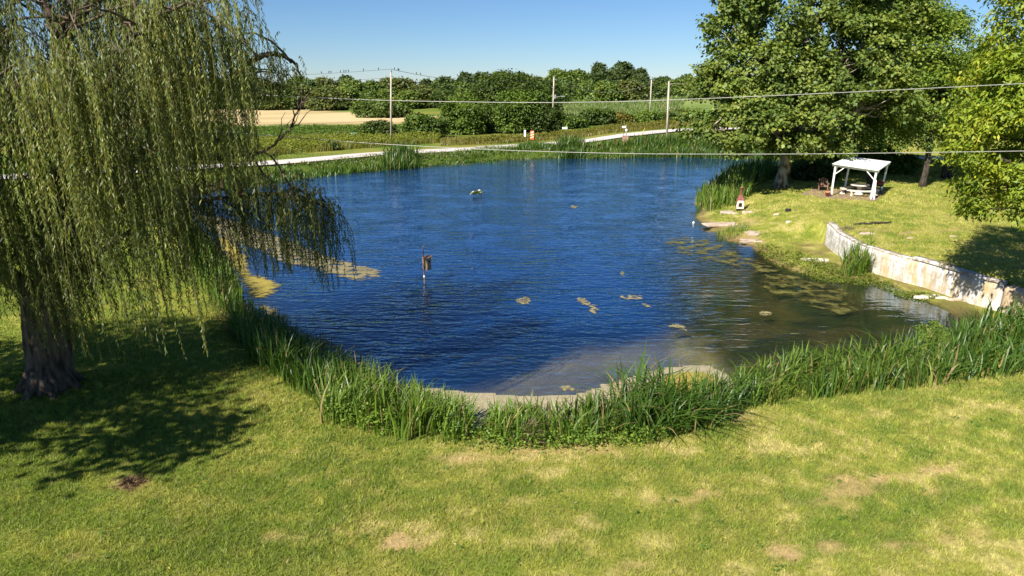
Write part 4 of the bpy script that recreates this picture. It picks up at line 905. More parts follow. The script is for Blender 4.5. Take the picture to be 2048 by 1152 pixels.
# ------------------------------------------------------------------ nest box on a pole in the water
b = P(849, 566); Yp = b[1]; top = PY(846, 492, Yp); t = thing('nest_box', 'weathered wooden duck nest box on a thin pole standing in the pond', 'nest box', b)
MB().tube([b + [0, 0, -1.2], b + [.0, 0, .2], top], [.035, .032, .025], 8).build('pole', M['old_wood'], t)
bc = PY(854, 527, Yp + .16); rot = Matrix.Rotation(R(-35), 3, 'Z')
bx = MB().box(bc, (.30, .30, .62), rot, .008).build('box', M['tan_wood'], t)
MB().box(np.array(bc) + [0.02, -.03, .335], (.40, .42, .03), rot @ Matrix.Rotation(R(8), 3, 'X'), .006).build('roof', M['old_wood'], t)
for s in (-.1, .05): MB().box(Vector(bc) + rot @ Vector((s, -.157, 0)), (.02, .012, .6), rot).build('batten', M['old_wood'], t)
hd = MB(); 
hc = Vector(bc) + rot @ Vector((.152, 0, .12)); hd.tube([hc, hc + rot @ Vector((.006, 0, 0))], .055, 14).build('hole_shade_disc', M['black'], t)  # black disc stands in for the shade inside the hole
MB().tube([b + [-.001, 0, .30], b + [-.001, 0, .40]], .042, 8).build('white_band', M['white_paint'], t)

# ------------------------------------------------------------------ white shelter with picnic table
pz = 1.31
FL, FR, BL, BR = G(1662, 393), G(1741, 399), G(1688, 383), G(1762, 382)
hts = {'FL': 2.28, 'FR': 2.0, 'BL': 2.50, 'BR': 2.12}
def up(p, h): return np.array([p[0], p[1], p[2] + h])
t = thing('shelter', 'white painted open shelter with flat boarded roof on posts over the picnic table', 'shelter', (FL + BR) / 2)
tops = {'FL': up(FL, hts['FL']) + [.05, .05, 0], 'FR': up(FR, hts['FR']) + [.12, 0, 0], 'BL': up(BL, hts['BL']) + [.15, 0, 0], 'BR': up(BR, hts['BR']) + [.2, 0, 0]}
for k, p in (('FL', FL), ('FR', FR), ('BL', BL), ('BR', BR)):
    MB().beam(p - np.array([0, 0, .1]), tops[k], .11, .11, .008).build('post', M['white_paint'], t)
MB().beam(FR + np.array([.22, -.05, -.1]), tops['FR'] + (FR - tops['FR']) * .28 + np.array([.08, .0, 0]), .10, .10, .008).build('post', M['white_paint'], t)
for a, b in (('FL', 'FR'), ('BL', 'BR'), ('FL', 'BL'), ('FR', 'BR')):
    A = tops[a] + [0, 0, .06]; B = tops[b] + [0, 0, .06]; d = (B - A) / np.linalg.norm(B - A)
    if (a, b) in (('FL', 'FR'), ('BL', 'BR')): A = A - d * .18; B = B + d * .18
    else: A = A + d * .10; B = B - d * .10
    MB().beam(A, B, .08, .15, .006).build('beam', M['white_paint'], t)
for a, b in (('FL', 'FR'), ('FR', 'FL'), ('FL', 'BL'), ('BL', 'FL'), ('BR', 'FR'), ('FR', 'BR')):
    A = tops[a]; B = tops[b]; d = (B - A); d /= np.linalg.norm(d); MB().beam(A + np.array([0, 0, -.62]) , A + d * .62 + np.array([0, 0, -.02]), .06, .06, .005).build('brace', M['white_paint'], t)
cen = (tops['FL'] + tops['FR'] + tops['BL'] + tops['BR']) / 4
cr4 = [cen + (tops[k] - cen) * 1.13 + np.array([0, 0, .17]) for k in ('FL', 'FR', 'BR', 'BL')]
rf = MB(); nb = 9
for i in range(nb):   # boards laid side by side from the low to the high edge
    f0, f1 = i / nb + .004, (i + 1) / nb - .004
    a0 = lerp(cr4[0], cr4[3], f0); a1 = lerp(cr4[1], cr4[2], f0); b0 = lerp(cr4[0], cr4[3], f1); b1 = lerp(cr4[1], cr4[2], f1); h = np.array([0, 0, .03 + .003 * (i % 2)])
    rf.add([a0, a1, b1, b0, a0 + h, a1 + h, b1 + h, b0 + h], [(3, 2, 1, 0), (4, 5, 6, 7), (0, 1, 5, 4), (1, 2, 6, 5), (2, 3, 7, 6), (3, 0, 4, 7)])
rf.build('roof', M['white_paint'], t)
# patio
pc = np.array([G(*q) for q in [(1602,389),(1628,378),(1690,377),(1778,382),(1752,402),(1665,397)]])
m, n, l = nt('patio_brick'); o_ = n.new('ShaderNodeOutputMaterial'); b_ = n.new('ShaderNodeBsdfPrincipled'); tc = n.new('ShaderNodeTexCoord'); br = n.new('ShaderNodeTexBrick')
br.inputs['Scale'].default_value = 4; br.inputs['Color1'].default_value = (.30, .18, .14, 1); br.inputs['Color2'].default_value = (.38, .25, .20, 1); br.inputs['Mortar'].default_value = (.28, .22, .18, 1)
nz = n.new('ShaderNodeTexNoise'); nz.inputs['Scale'].default_value = 1.5; nz.inputs['Detail'].default_value = 6; mu = n.new('ShaderNodeMixRGB'); mu.blend_type = 'MULTIPLY'; mu.inputs[0].default_value = .8
l.new(tc.outputs['Object'], br.inputs['Vector']); l.new(tc.outputs['Object'], nz.inputs['Vector']); l.new(br.outputs[0], mu.inputs[1]); l.new(nz.outputs[1], mu.inputs[2]); l.new(mu.outputs[0], b_.inputs[0]); b_.inputs['Roughness'].default_value = .95
sc_ = n.new('ShaderNodeMixRGB'); sc_.blend_type = 'ADD'; sc_.inputs[0].default_value = 1; sc_.inputs[2].default_value = (.05, .025, .02, 1); l.new(mu.outputs[0], sc_.inputs[1]); l.new(sc_.outputs[0], b_.inputs[0])
l.new(b_.outputs[0], o_.inputs[0]); M['patio'] = m
pm = MB(); k = len(pc); zt = pc[:, 2].max() + .03; topv = [(p[0], p[1], zt) for p in pc]; botv = [(p[0], p[1], zt - .25) for p in pc]
pm.add(topv + botv, [tuple(reversed(range(k)))] + [(i, (i + 1) % k, k + (i + 1) % k, k + i) for i in range(k)]); tag(pm.build('patio', M['patio']), kind='structure')
def arc_slab(mb, c, r0, r1, a0, a1, z0, z1, n=14):
    v = []; 
    for i in range(n + 1):
        a = a0 + (a1 - a0) * i / n
        for rr, z in ((r0, z0), (r1, z0), (r1, z1), (r0, z1)): v.append((c[0] + rr * math.cos(a), c[1] + rr * math.sin(a), c[2] + z))
    f = [(i * 4 + j, i * 4 + (j + 1) % 4, i * 4 + 4 + (j + 1) % 4, i * 4 + 4 + j) for i in range(n) for j in range(4)] + [(0, 1, 2, 3), (n * 4 + 3, n * 4 + 2, n * 4 + 1, n * 4)]
    return mb.add(v, f)
tc0 = P(1717, 389, zt); 
t = thing('picnic_table', 'round concrete picnic table under the white shelter roof', 'table', tc0)
MB().lathe([(.66, .70), (.70, .72), (.70, .77), (.67, .79)], tc0, 32).build('tabletop', M['concrete'], t)
MB().lathe([(.34, 0), (.30, .08), (.17, .2), (.15, .5), (.3, .68), (.34, .7)], tc0, 18).build('pedestal', M['concrete'], t, True)
for k, (a0, lab) in enumerate(((205, 'curved concrete bench facing the camera at the picnic table'), (325, 'curved concrete bench at the right side of the picnic table'), (85, 'curved concrete bench on the far side of the picnic table'))):
    mid = R(a0 + 50); bc = tc0 + np.array([1.2 * math.cos(mid), 1.2 * math.sin(mid), 0]); b = thing('curved_bench', lab, 'bench', bc, 'concrete benches round the picnic table')
    arc_slab(MB(), tc0, 1.0, 1.38, R(a0), R(a0 + 100), .38, .45).build('seat', M['concrete'], b)
    for da in (16, 84):
        a = R(a0 + da); q = tc0 + np.array([1.19 * math.cos(a), 1.19 * math.sin(a), 0]); rt = Matrix.Rotation(a, 3, 'Z')
        lg = MB(); lg.box(q + [0, 0, .06], (.34, .16, .12), rt, .03); lg.box(q + [0, 0, .19], (.20, .13, .18), rt, .03); lg.box(q + [0, 0, .33], (.32, .15, .10), rt, .02); lg.build('leg', M['concrete'], b)
p = P(1655, 393, zt); t = thing('flower_pot', 'terracotta flower pot at the front left post of the shelter', 'flower pot', p)
MB().lathe([(.13, 0), (.19, .30), (.21, .30), (.215, .37), (.18, .37), (.17, .32), (.02, .31)], p, 18).build('pot', M['terracotta'], t, True)
MB().lathe([(.168, .30), (.165, .335), (.02, .345)], p, 14).build('soil', M['bark'], t)
# dark wooden garden chair
p = P(1645, 381, zt); t = thing('garden_chair', 'dark wooden slatted garden chair on the patio left of the shelter', 'chair', p); rz = Matrix.Rotation(R(-20), 3, 'Z')
W_ = lambda x, y, z: Vector(p) + rz @ Vector((x, y, z))
st = MB()
for i in range(5): st.box(W_(0, -.28 + i * .13, .36 - i * .025), (.58, .11, .03), rz, .004)
st.build('seat', M['old_wood'], t)
bk = MB()
for i in range(5): bk.beam(W_(-.24 + i * .12, .26, .26), W_(-.28 + i * .14, .52, 1.0 - .06 * abs(i - 2)), .105, .025, .004)
bk.build('backrest', M['old_wood'], t)
for s in (-1, 1):
    MB().box(W_(s * .36, -.02, .58), (.13, .74, .03), rz, .004).build('armrest', M['old_wood'], t)
    MB().beam(W_(s * .32, -.32, 0), W_(s * .32, -.30, .565), .09, .04, .004).build('leg', M['old_wood'], t)
    MB().beam(W_(s * .32, .50, 0), W_(s * .32, .22, .565), .09, .04, .004).build('leg', M['old_wood'], t)
# small grill
p = P(1757, 386, zt); t = thing('grill', 'small round black and red grill at the right rear post of the shelter', 'grill', p)
MB().lathe([(.04, .50), (.18, .53), (.27, .62), (.29, .72), (.26, .72)], p, 18).build('bowl', M['black'], t, True)
lid = MB().lathe([(.29, .725), (.29, .76), (.24, .88), (.12, .95), (.02, .96)], p, 18).build('lid', M['red'], t, True)
MB().tube([p + [-.06, 0, .955], p + [-.05, 0, 1.01], p + [.05, 0, 1.01], p + [.06, 0, .955]], .014, 6).build('handle', M['black'], lid)
for a in (30, 150, 270): MB().tube([p + np.array([.13 * math.cos(R(a)), .13 * math.sin(R(a)), .53]), p + np.array([.3 * math.cos(R(a)), .3 * math.sin(R(a)), 0])], .018, 6).build('leg', M['black'], t)
p = P(1737, 382, zt); t = thing('smoker', 'upright black barrel smoker behind the front right posts of the shelter', 'smoker', p)
MB().lathe([(.22, .25), (.25, .28), (.25, 1.1), (.22, 1.14)], p, 18).build('barrel', M['black'], t, True)
MB().lathe([(.25, 1.145), (.2, 1.25), (.05, 1.3)], p, 18).build('lid', M['black'], t, True)
for a in (30, 150, 270): MB().tube([p + np.array([.2 * math.cos(R(a)), .2 * math.sin(R(a)), .27]), p + np.array([.24 * math.cos(R(a)), .24 * math.sin(R(a)), 0])], .02, 6).build('leg', M['black'], t)

# ------------------------------------------------------------------ clay chimney stove
p = G(1479, 421); t = thing('chimney_stove', 'house shaped outdoor clay stove with pink front and brown chimney by the pond', 'stove', p); rz = Matrix.Rotation(R(-14), 3, 'Z'); u = .0257 * 20 / 13
C_ = lambda x, y, z: tuple(Vector(p) + rz @ Vector((x, y, z)))
def frus(mb, z0, a0, b0, z1, a1, b1):
    v = [C_(sx * a0, sy * b0, z0) for sx, sy in ((-1, -1), (1, -1), (1, 1), (-1, 1))] + [C_(sx * a1, sy * b1, z1) for sx, sy in ((-1, -1), (1, -1), (1, 1), (-1, 1))]
    return mb.add(v, [(3, 2, 1, 0), (4, 5, 6, 7), (0, 1, 5, 4), (1, 2, 6, 5), (2, 3, 7, 6), (3, 0, 4, 7)])
frus(MB(), .18, .26, .24, .78, .26, .24).build('firebox', M['rust'], t)
# front with an arched mouth
fm = MB(); arch = [(-.13, .30), (-.13, .50)] + [(.13 * math.cos(a), .50 + .13 * math.sin(a)) for a in np.linspace(math.pi, 0, 9)[1:-1]] + [(.13, .50), (.13, .30)]
outer = [(-.27, .17), (-.27, .79), (.27, .79), (.27, .17)]
ring_o = [(-.27, .17), (-.27, .5)] + [(lerp(-.27, .27, (i + 1) / 8), .79) for i in range(7)] + [(.27, .5), (.27, .17)]
for y0, y1 in ((-.275, -.25),):
    v = [C_(x, y0, z) for x, z in ring_o] + [C_(x, y0, z) for x, z in arch] + [C_(x, y1, z) for x, z in ring_o] + [C_(x, y1, z) for x, z in arch]; k = len(arch)
    f = [(i, k + i, k + i + 1, i + 1) for i in range(k - 1)] + [(0, k - 1, 2 * k - 1, k)] + [(k + i, 3 * k + i, 3 * k + i + 1, k + i + 1) for i in range(k - 1)] + [(i + 1, 2 * k + i + 1, 2 * k + i, i) for i in range(k - 1)] + [(k, 2 * k - 1, 4 * k - 1, 3 * k)]
    fm.add(v, f)
fm.build('front_panel', M['pink_clay'], t)
v = [C_(x, -.244, z) for x, z in arch]; MB().add(v, [tuple(range(len(v)))]).build('mouth_shade_sheet', M['black'], t)  # flat black sheet stands in for the dark inside the stove
frus(MB(), .79, .30, .28, .83, .30, .28).add([], []).build('ledge', M['rust'], t)
frus(MB(), .83, .28, .26, 1.22, .085, .085).build('hood', M['rust'], t)
ch = MB().lathe([(.10, 1.2), (.095, 1.25), (.105, 1.66), (.135, 1.68), (.135, 1.76), (.10, 1.76), (.09, 1.70)], p, 14).build('chimney', M['rust'], t, True)
for sx in (-1, 1):
    for sy in (-1, 1): MB().beam(C_(sx * .2, sy * .18, -.05), C_(sx * .2, sy * .18, .185), .06, .06, .004).build('leg', M['black'], t)

# ------------------------------------------------------------------ stones and litter
def rock(label, px, py, w, d, h, mat, seed, name='flat_stone', group='stones on the right bank', cat='stone', sink=.3):
    r = np.random.default_rng(seed); p = G(px, py); n = 16; a = np.linspace(0, 6.283, n, endpoint=False); rr = 1 + .36 * r.normal(size=n); rr = (rr + np.roll(rr, 1)) / 2
    rings = []
    for f, z in ((.96, -sink * h - .05), (1.0, .35 * h), (.93, .85 * h), (.6, h), (.2, h * .96)):
        rings.append(np.column_stack([p[0] + rr * f * w * np.cos(a) * .5, p[1] + rr * f * d * np.sin(a) * .5, p[2] + z + .06 * h * r.normal(size=n)]))
    V = np.concatenate(rings); f = [(i * n + j, i * n + (j + 1) % n, (i + 1) * n + (j + 1) % n, (i + 1) * n + j) for i in range(4) for j in range(n)] + [tuple(4 * n + j for j in range(n))]
    return tag(MB().add(V, f).build(name, mat), label, cat, group)
rock('long pale slab at the left foot of the chimney stove', 1457, 425, 1.1, .8, .1, M['stone'], 801)
rock('small pale slab in front of the chimney stove', 1467, 427.5, .75, .5, .09, M['stone'], 802)
rock('tan slab on the right of the chimney stove', 1497, 425, .85, .5, .1, M['stone'], 803)
rock('large flat pinkish slab at the water edge of the landing', 1462, 449, 3.6, 1.1, .07, M['stone'], 804)
rock('middle stepping slab of the landing', 1507, 466, 1.2, 1.3, .06, M['stone'], 805)
rock('lowest stepping slab of the landing at the water', 1505, 482, 1.5, 1.0, .06, M['stone'], 806)
rock('whitish low rock in the shallows left of the wall clump', 1630, 522, 1.5, .45, .14, M['concrete'], 807)
rock('grey slab on the wet ledge below the wall', 1858, 594, 1.3, .5, .08, M['concrete'], 808)
rock('small pale stone further along the wet ledge', 1905, 600, .7, .3, .07, M['stone'], 809)
rock('small dark stone on the lawn behind the landing', 1576, 423, .32, .3, .2, M['black'], 810)
rock('small light stone on the lawn below the dark one', 1577, 444, .45, .3, .06, M['concrete'], 811)
rock('pale rubble stone on the lawn above the wall', 1731, 468, .8, .4, .08, M['stone'], 812)
rock('flat half buried stone on the lawn right of the wall top', 1822, 476, .5, .25, .04, M['stone'], 813)
rock('half buried stone near the shade of the bright tree', 1905, 473, .38, .22, .05, M['stone'], 814)
rock('short pale stone in the grass left of the landing', 1553, 429, .4, .3, .05, M['concrete'], 815)
b = P(1387, 447); tag(MB().lathe([(.02, -.05), (.07, 0), (.085, .06), (.06, .12), (.02, .14)], b, 12).build('float_ball', M['white_paint'], None, True), 'small white float on the water by the landing', 'float')
r_ = np.random.default_rng(88); a = G(1708, 450); e = G(1782, 446); tag(MB().tube(wiggle(a + [0, 0, .03], e + [0, 0, .03], r_, 9, .03), .07, 8).build('dark_log', M['dark_bark'], None, True), 'thin dark log lying in the grass behind the wall', 'log')
def dry_heap(label, px, py, rad, h, n, seed, L, W, col, cat, name):
    r = np.random.default_rng(seed); p = G(px, py); cl = p + r.normal(size=(n, 3)) * np.array([rad, rad, 0]) * .5; cl[:, 2] = p[2] + h * r.random(n) * np.exp(-((cl[:, 0] - p[0]) ** 2 + (cl[:, 1] - p[1]) ** 2) / rad ** 2)
    d = rand_unit(n, r); d[:, 2] = np.abs(d[:, 2]) * .6; V, q = leaf_quads(cl, unit(d), rand_unit(n, r), L * r.uniform(.6, 1.3, n), np.full(n, W)); return tag(link_mesh(name, V, q, col=np.repeat(hsvvar(col, n, r, .4, .1), 4, 0), mat=M['brown_straw']), label, cat)
dry_heap('small brown clod of dead grass on the left lawn', 265, 968, .28, .10, 700, 821, .10, .018, (.20, .13, .075), 'dead grass', 'dead_grass')
dry_heap('brown ball of dry stalks caught in the small iris clump', 1064, 884, .34, .55, 420, 822, .34, .010, (.26, .19, .12), 'dry stalks', 'dry_stalks')

# ------------------------------------------------------------------ whitewashed retaining wall
def wall_mat():
    m, n, l = nt('whitewashed_block'); o = n.new('ShaderNodeOutputMaterial'); b = n.new('ShaderNodeBsdfPrincipled'); a = n.new('ShaderNodeAttribute'); a.attribute_name = 'Col'
    uv = n.new('ShaderNodeSeparateColor'); l.new(a.outputs['Color'], uv.inputs[0]); cb = n.new('ShaderNodeCombineXYZ'); l.new(uv.outputs[0], cb.inputs[0]); l.new(uv.outputs[1], cb.inputs[1])
    def noise(sc, st, det=7):
        mp = n.new('ShaderNodeMapping'); mp.inputs['Scale'].default_value = st; t = n.new('ShaderNodeTexNoise'); t.inputs['Scale'].default_value = sc; t.inputs['Detail'].default_value = det; t.inputs['Roughness'].default_value = .65
        l.new(cb.outputs[0], mp.inputs[0]); l.new(mp.outputs[0], t.inputs['Vector']); return t
    def ramp(src, p0, p1, c0=(0, 0, 0), c1=(1, 1, 1)):
        r = n.new('ShaderNodeValToRGB'); r.color_ramp.elements[0].position = p0; r.color_ramp.elements[1].position = p1; r.color_ramp.elements[0].color = (*c0, 1); r.color_ramp.elements[1].color = (*c1, 1); l.new(src, r.inputs[0]); return r.outputs[0]
    def mix(f, a_, b_):
        x = n.new('ShaderNodeMixRGB'); l.new(f, x.inputs[0]); 
        for i, s in ((1, a_), (2, b_)):
            if isinstance(s, tuple): x.inputs[i].default_value = (*s, 1)
            else: l.new(s, x.inputs[i])
        return x.outputs[0]
    br = n.new('ShaderNodeTexBrick'); br.inputs['Scale'].default_value = 1; br.inputs['Brick Width'].default_value = .42; br.inputs['Row Height'].default_value = .2; br.inputs['Mortar Size'].default_value = .012; br.inputs['Color1'].default_value = (.76, .75, .73, 1); br.inputs['Color2'].default_value = (.70, .69, .67, 1); br.inputs['Mortar'].default_value = (.50, .48, .45, 1)
    l.new(cb.outputs[0], br.inputs['Vector'])
    c = br.outputs[0]
    c = mix(ramp(noise(2.2, (1.6, .8, 1)).outputs[0], .47, .58), c, (.42, .38, .34))       # worn paint
    c = mix(ramp(noise(1.0, (5, .45, 1)).outputs[0], .49, .66), c, (.30, .26, .22))         # streaks
    c = mix(ramp(noise(9, (1, 1, 1)).outputs[0], .58, .64), c, (.34, .31, .28))
    # ochre stains towards one end, as a stain of its own
    st = n.new('ShaderNodeMath'); st.operation = 'MULTIPLY'; l.new(ramp(noise(.9, (2.2, .5, 1)).outputs[0], .44, .62), st.inputs[0]); l.new(uv.outputs[2], st.inputs[1])
    c = mix(st.outputs[0], c, (.46, .34, .17))
    bp = n.new('ShaderNodeBump'); bp.inputs['Strength'].default_value = .5; bp.inputs['Distance'].default_value = .02; l.new(noise(14, (1, 1, 1)).outputs[0], bp.inputs['Height']); l.new(bp.outputs[0], b.inputs['Normal'])
    l.new(c, b.inputs['Base Color']); b.inputs['Roughness'].default_value = .9; l.new(b.outputs[0], o.inputs[0]); return m
M['wall'] = wall_mat()
M['coping'] = surf_mat('worn_coping', (.24, .20, .16), (.52, .46, .39), 5, .95, .5, c3=(.62, .60, .57), s3=2.5, r3=(.5, .6))
M['endstone'] = surf_mat('tan_wall_end', (.36, .28, .20), (.56, .46, .36), 3, .95, .5, c3=(.44, .33, .22), s3=1.2, r3=(.52, .66))
wl_ = catmull([tuple(q) for q in WALL], 4, False); arc = np.concatenate([[0], np.cumsum(np.linalg.norm(np.diff(wl_, axis=0), axis=1))]); TOT = arc[-1]
tg = np.gradient(wl_, axis=0); tg /= np.linalg.norm(tg, axis=1)[:, None]; nrm = np.stack([-tg[:, 1], tg[:, 0]], 1)   # towards the lawn
def wall_piece(name, i0, i1, off0, off1, zb, zt_, mat, parent, stain=False):
    V = []; C = []; idx = range(i0, i1 + 1)
    for i in idx:
        z0, z1 = zb(arc[i]), zt_(arc[i])
        for off, zs in ((off0, np.linspace(z0, z1, 7)), (off1, np.linspace(z1, z0, 7))):
            for z in zs:
                p = wl_[i] + nrm[i] * off; V.append((p[0], p[1], z)); C.append((arc[i], z + 5, ss(5.5, 8, arc[i]) if stain else 0))
    k = 14; N = len(idx); q = [(i * k + j, (i + 1) * k + j, (i + 1) * k + (j + 1) % k, i * k + (j + 1) % k) for i in range(N - 1) for j in range(k)]
    q += [(j, j + 1, 12 - j, 13 - j) for j in range(6)] + [((N - 1) * k + 13 - j, (N - 1) * k + 12 - j, (N - 1) * k + j + 1, (N - 1) * k + j) for j in range(6)]
    return link_mesh(name, V, q, col=np.array(C), mat=mat, parent=parent)
iA = int(np.argmin(abs(arc - 8.6))); iB = int(np.argmin(abs(arc - 13.2)))
t = thing('retaining_wall', 'curved whitewashed block retaining wall holding up the lawn at the pond edge', 'wall', (wl_[iA][0], wl_[iA][1], 0))
wall_piece('wall', 0, iB, -.17, .17, lambda s: -.35, lambda s: 1.30 + .12 * ss(3, 0, s) + .02 * math.sin(s * 2.1), M['wall'], t, True)
cp1 = wall_piece('coping', 0, iA, -.18, .19, lambda s: 1.301 + .12 * ss(3, 0, s) + .02 * math.sin(s * 2.1), lambda s: 1.37 + .12 * ss(3, 0, s) + .02 * math.sin(s * 2.1), M['coping'], t)
cp2 = wall_piece('coping', iA + 1, iB, -.23, .22, lambda s: 1.325 + .0 * s, lambda s: 1.46 - .01 * (s - 8), M['coping'], t)
wall_piece('wall_end', iB + 1, len(arc) - 1, -.2, .3, lambda s: -.35, lambda s: 1.28 - .06 * (s - 13), M['endstone'], t)
r_ = np.random.default_rng(92)
for nm, px, py in (('grey green weed tuft growing on the left end of the wall', 1697, 458), ('dry grey weed hanging over the wall coping', 1895, 532)):
    p = P(px, py, 1.4); n_ = 160; V, Q, C = blades(p[0] + r_.normal(size=n_) * .16, p[1] + r_.normal(size=n_) * .12, r_, .32, .02, (.16, .17, .09), (.28, .25, .15), .8, 3, .2, z=np.full(n_, 1.36)); tag(link_mesh('weed_tuft', V, Q, col=C, mat=M['blade']), nm, 'weed')

# ------------------------------------------------------------------ poles, wires, birds, signs
def pole(label, px, base_py, top_py, z, r0=.15, lean=0., kids=()):
    b = P(px, base_py, z); b[2] = Hz(b[0], b[1]); tp = PY(px + lean, top_py, b[1]); t = thing('utility_pole', label, 'utility pole', b, 'utility poles')
    MB().tube([b - np.array([0, 0, .3]), b * .5 + tp * .5, tp], [r0 * 1.15, r0, r0 * .8], 12).build('shaft', M['pole_wood'], t, True)
    MB().lathe([(r0 * .84, -.02), (r0 * .84, .05), (.04, .08)], tp, 12).build('cap', M['metal'], t)
    return t, b, tp
def insul(t, p, d=(.22, 0, 0)):
    p = np.asarray(p); mb = MB().tube([p, p + np.array(d)], .03, 6); mb.lathe([(.03, 0), (.07, .05), (.04, .09), (.07, .13), (.03, .17)], p + np.array(d), 8); mb.build('insulator', M['metal'], t)
t1, b1, tp1 = pole('weathered wooden utility pole at the roadside with birds on its top wire', 782, 283, 141, 1)
b1b = lambda f: b1 + (tp1 - b1) * f
insul(t1, b1b(.985), (0.0, -.2, 0)); insul(t1, b1b(.90), (.25, -.05, 0)); insul(t1, b1b(.815), (-.35, -.05, 0))
t2, b2, tp2 = pole('pale utility pole carrying the street lamp beyond the thicket', 1105, 247, 153, 1, .17, 3)
f2 = lambda f: b2 + (tp2 - b2) * f
insul(t2, f2(.93), (.4, 0, 0)); insul(t2, f2(.9), (-.4, 0, 0)); insul(t2, f2(.77), (-.35, 0, 0))
MB().lathe([(.05, -.5), (.2, -.45), (.22, .35), (.1, .42)], f2(.58) + np.array([.42, 0, 0]), 12).build('transformer', M['metal'], t2)
la = f2(.55); MB().tube([la, la + np.array([.9, -.1, .25]), la + np.array([1.7, -.15, .38])], .05, 7).build('lamp_arm', M['metal'], t2)
MB().box(la + np.array([2.15, -.16, .36]), (.95, .3, .18), None, .05).build('lamp_head', M['metal'], t2)
t3, b3, tp3 = pole('most distant pale utility pole on the right, standing in the hedge', 1299, 238, 160, 1, .17, 4)
f3 = lambda f: b3 + (tp3 - b3) * f
insul(t3, f3(.92), (.4, 0, 0)); insul(t3, f3(.78), (-.35, 0, 0))
t4, b4, tp4 = pole('near right hand utility pole rising from the far bank reeds', 1333, 287, 163, 1, .15, 5)
f4 = lambda f: b4 + (tp4 - b4) * f
insul(t4, f4(.95), (.3, 0, 0)); insul(t4, f4(.55), (.25, 0, 0))
def wire(label, a, b, sag, rad, mat=None, n=28, name='power_line', group='overhead wires'):
    a = np.asarray(a, float); b = np.asarray(b, float); tt = np.linspace(0, 1, n); p = a[None] + (b - a)[None] * tt[:, None]; p[:, 2] -= sag * 4 * tt * (1 - tt)
    return tag(MB().tube(list(p), rad, 6).build(name, mat or M['dark_wire'], None, True), label, 'power line', group), p
far_l = np.array([-75, 104, tp1[2] - .3])
_, wl1 = wire('top wire with birds running left from the wooden pole', far_l, tp1 + [0, -.2, .2], 1.0, .024)
_, wl2 = wire('top wire with birds running right from the wooden pole', tp1 + [0, -.2, .2], tp2 + [0, 0, .1], 1.6, .03)
wire('lower wire running left from the wooden pole', far_l - [0, 0, 1.0], b1b(.905) + [.2, 0, 0], .9, .02)
wire('lower wire running right from the wooden pole', b1b(.905) + [.25, 0, 0], f2(.91) + [-.4, 0, 0], 1.6, .03)
wire('wire from the lamp pole dipping to the farthest pole', f2(.95) + [.4, 0, 0], f3(.92) + [0, 0, 0], 2.6, .03, M['wire'])
wire('lowest wire between the lamp pole and the farthest pole', f2(.32), f3(.48), 1.2, .03)
wire('wire from the near right pole into the sycamore', f4(.955) + [.3, 0, .1], (48, 104, 12), .8, .022, M['wire'])
wire('cable from the near right pole into the sycamore at mid height', f4(.55) + [.25, 0, .1], (48, 104, 7.4), .5, .03)
wire('low cable running left from the wooden pole across the stubble field', b1b(.32), (-75, 104, 5.4), 1.1, .025)
# two near service wires crossing the whole view
def near_wire(label, pts, rad):
    q = []
    for px, py in pts:
        d = ray(px, py); A = np.array([-9.0, 25.0]); B = np.array([16.0, 18.0]); e = B - A    # plan line of the span
        t_ = (A[0] * e[1] - A[1] * e[0]) / (d[0] * e[1] - d[1] * e[0]); q.append([d[0] * t_, d[1] * t_, CAM_Z + d[2] * t_])
    q = catmull(q, 8, False); a = q[0] - (q[8] - q[0]) / np.linalg.norm(q[8] - q[0]) * 14; b = q[-1] + (q[-1] - q[-9]) / np.linalg.norm(q[-1] - q[-9]) * 18
    return tag(MB().tube([a] + list(q) + [b], rad, 8).build('power_line', M['wire'], None, True), label, 'power line', 'overhead wires')
near_wire('thick near wire rising to the right across the upper picture', [(520,190),(650,196),(780,201),(1024,205),(1200,204),(1340,200),(1600,189),(1850,177),(2048,167)], .0105)
near_wire('thick near wire crossing in front of the far bank and the shelter', [(540,271),(650,280),(780,289),(1000,300),(1200,306),(1340,308),(1600,308),(1850,305),(2048,302)], .010)
# birds
def bird_mesh():
    mb = MB(); mb.lathe([(.01, -.10), (.04, -.06), (.062, .0), (.055, .06), (.03, .10)], (0, 0, .10), 8); mb.lathe([(.01, .17), (.035, .19), (.038, .22), (.012, .25)], (.015, 0, 0), 8)
    mb.tube([(.045, 0, .215), (.085, 0, .21)], [.012, .002], 5); mb.tube([(-.02, 0, .03), (-.05, 0, -.1)], [.03, .015], 5); return mb
bird0 = None; cntL = cntR = 0
birds = [643, 658, 662, 681, 688, 692, 697, 727, 757, 789, 796, 798, 833, 841]
for k, px in enumerate(birds):
    W = wl1 if px < 782 else wl2; qx, _ = proj(W); j = int(np.argmin(abs(qx - px))); f = W[j]
    i2 = min(j + 1, len(W) - 1) if qx[j] < px else max(j - 1, 0); g = (px - qx[j]) / (qx[i2] - qx[j] + 1e-9); f = W[j] + (W[i2] - W[j]) * g
    if px < 782: lab = f'dark bird on the top wire left of the wooden pole, {ORD[cntL]} from the left'; cntL += 1
    else: lab = f'dark bird on the top wire right of the wooden pole, {ORD[cntR]} from the pole'; cntR += 1
    if bird0 is None:
        bird0 = bird_mesh().build('bird', M['bird'], None, True); o = bird0
    else: o = bird0.copy(); COL.objects.link(o)
    o.location = (f[0], f[1], f[2] + .06); o.rotation_euler = (0, 0, rng.uniform(0, 6.28)); o.scale = (1.25, 1.25, 1.25); tag(o, lab, 'bird', 'birds perched on the top wire')
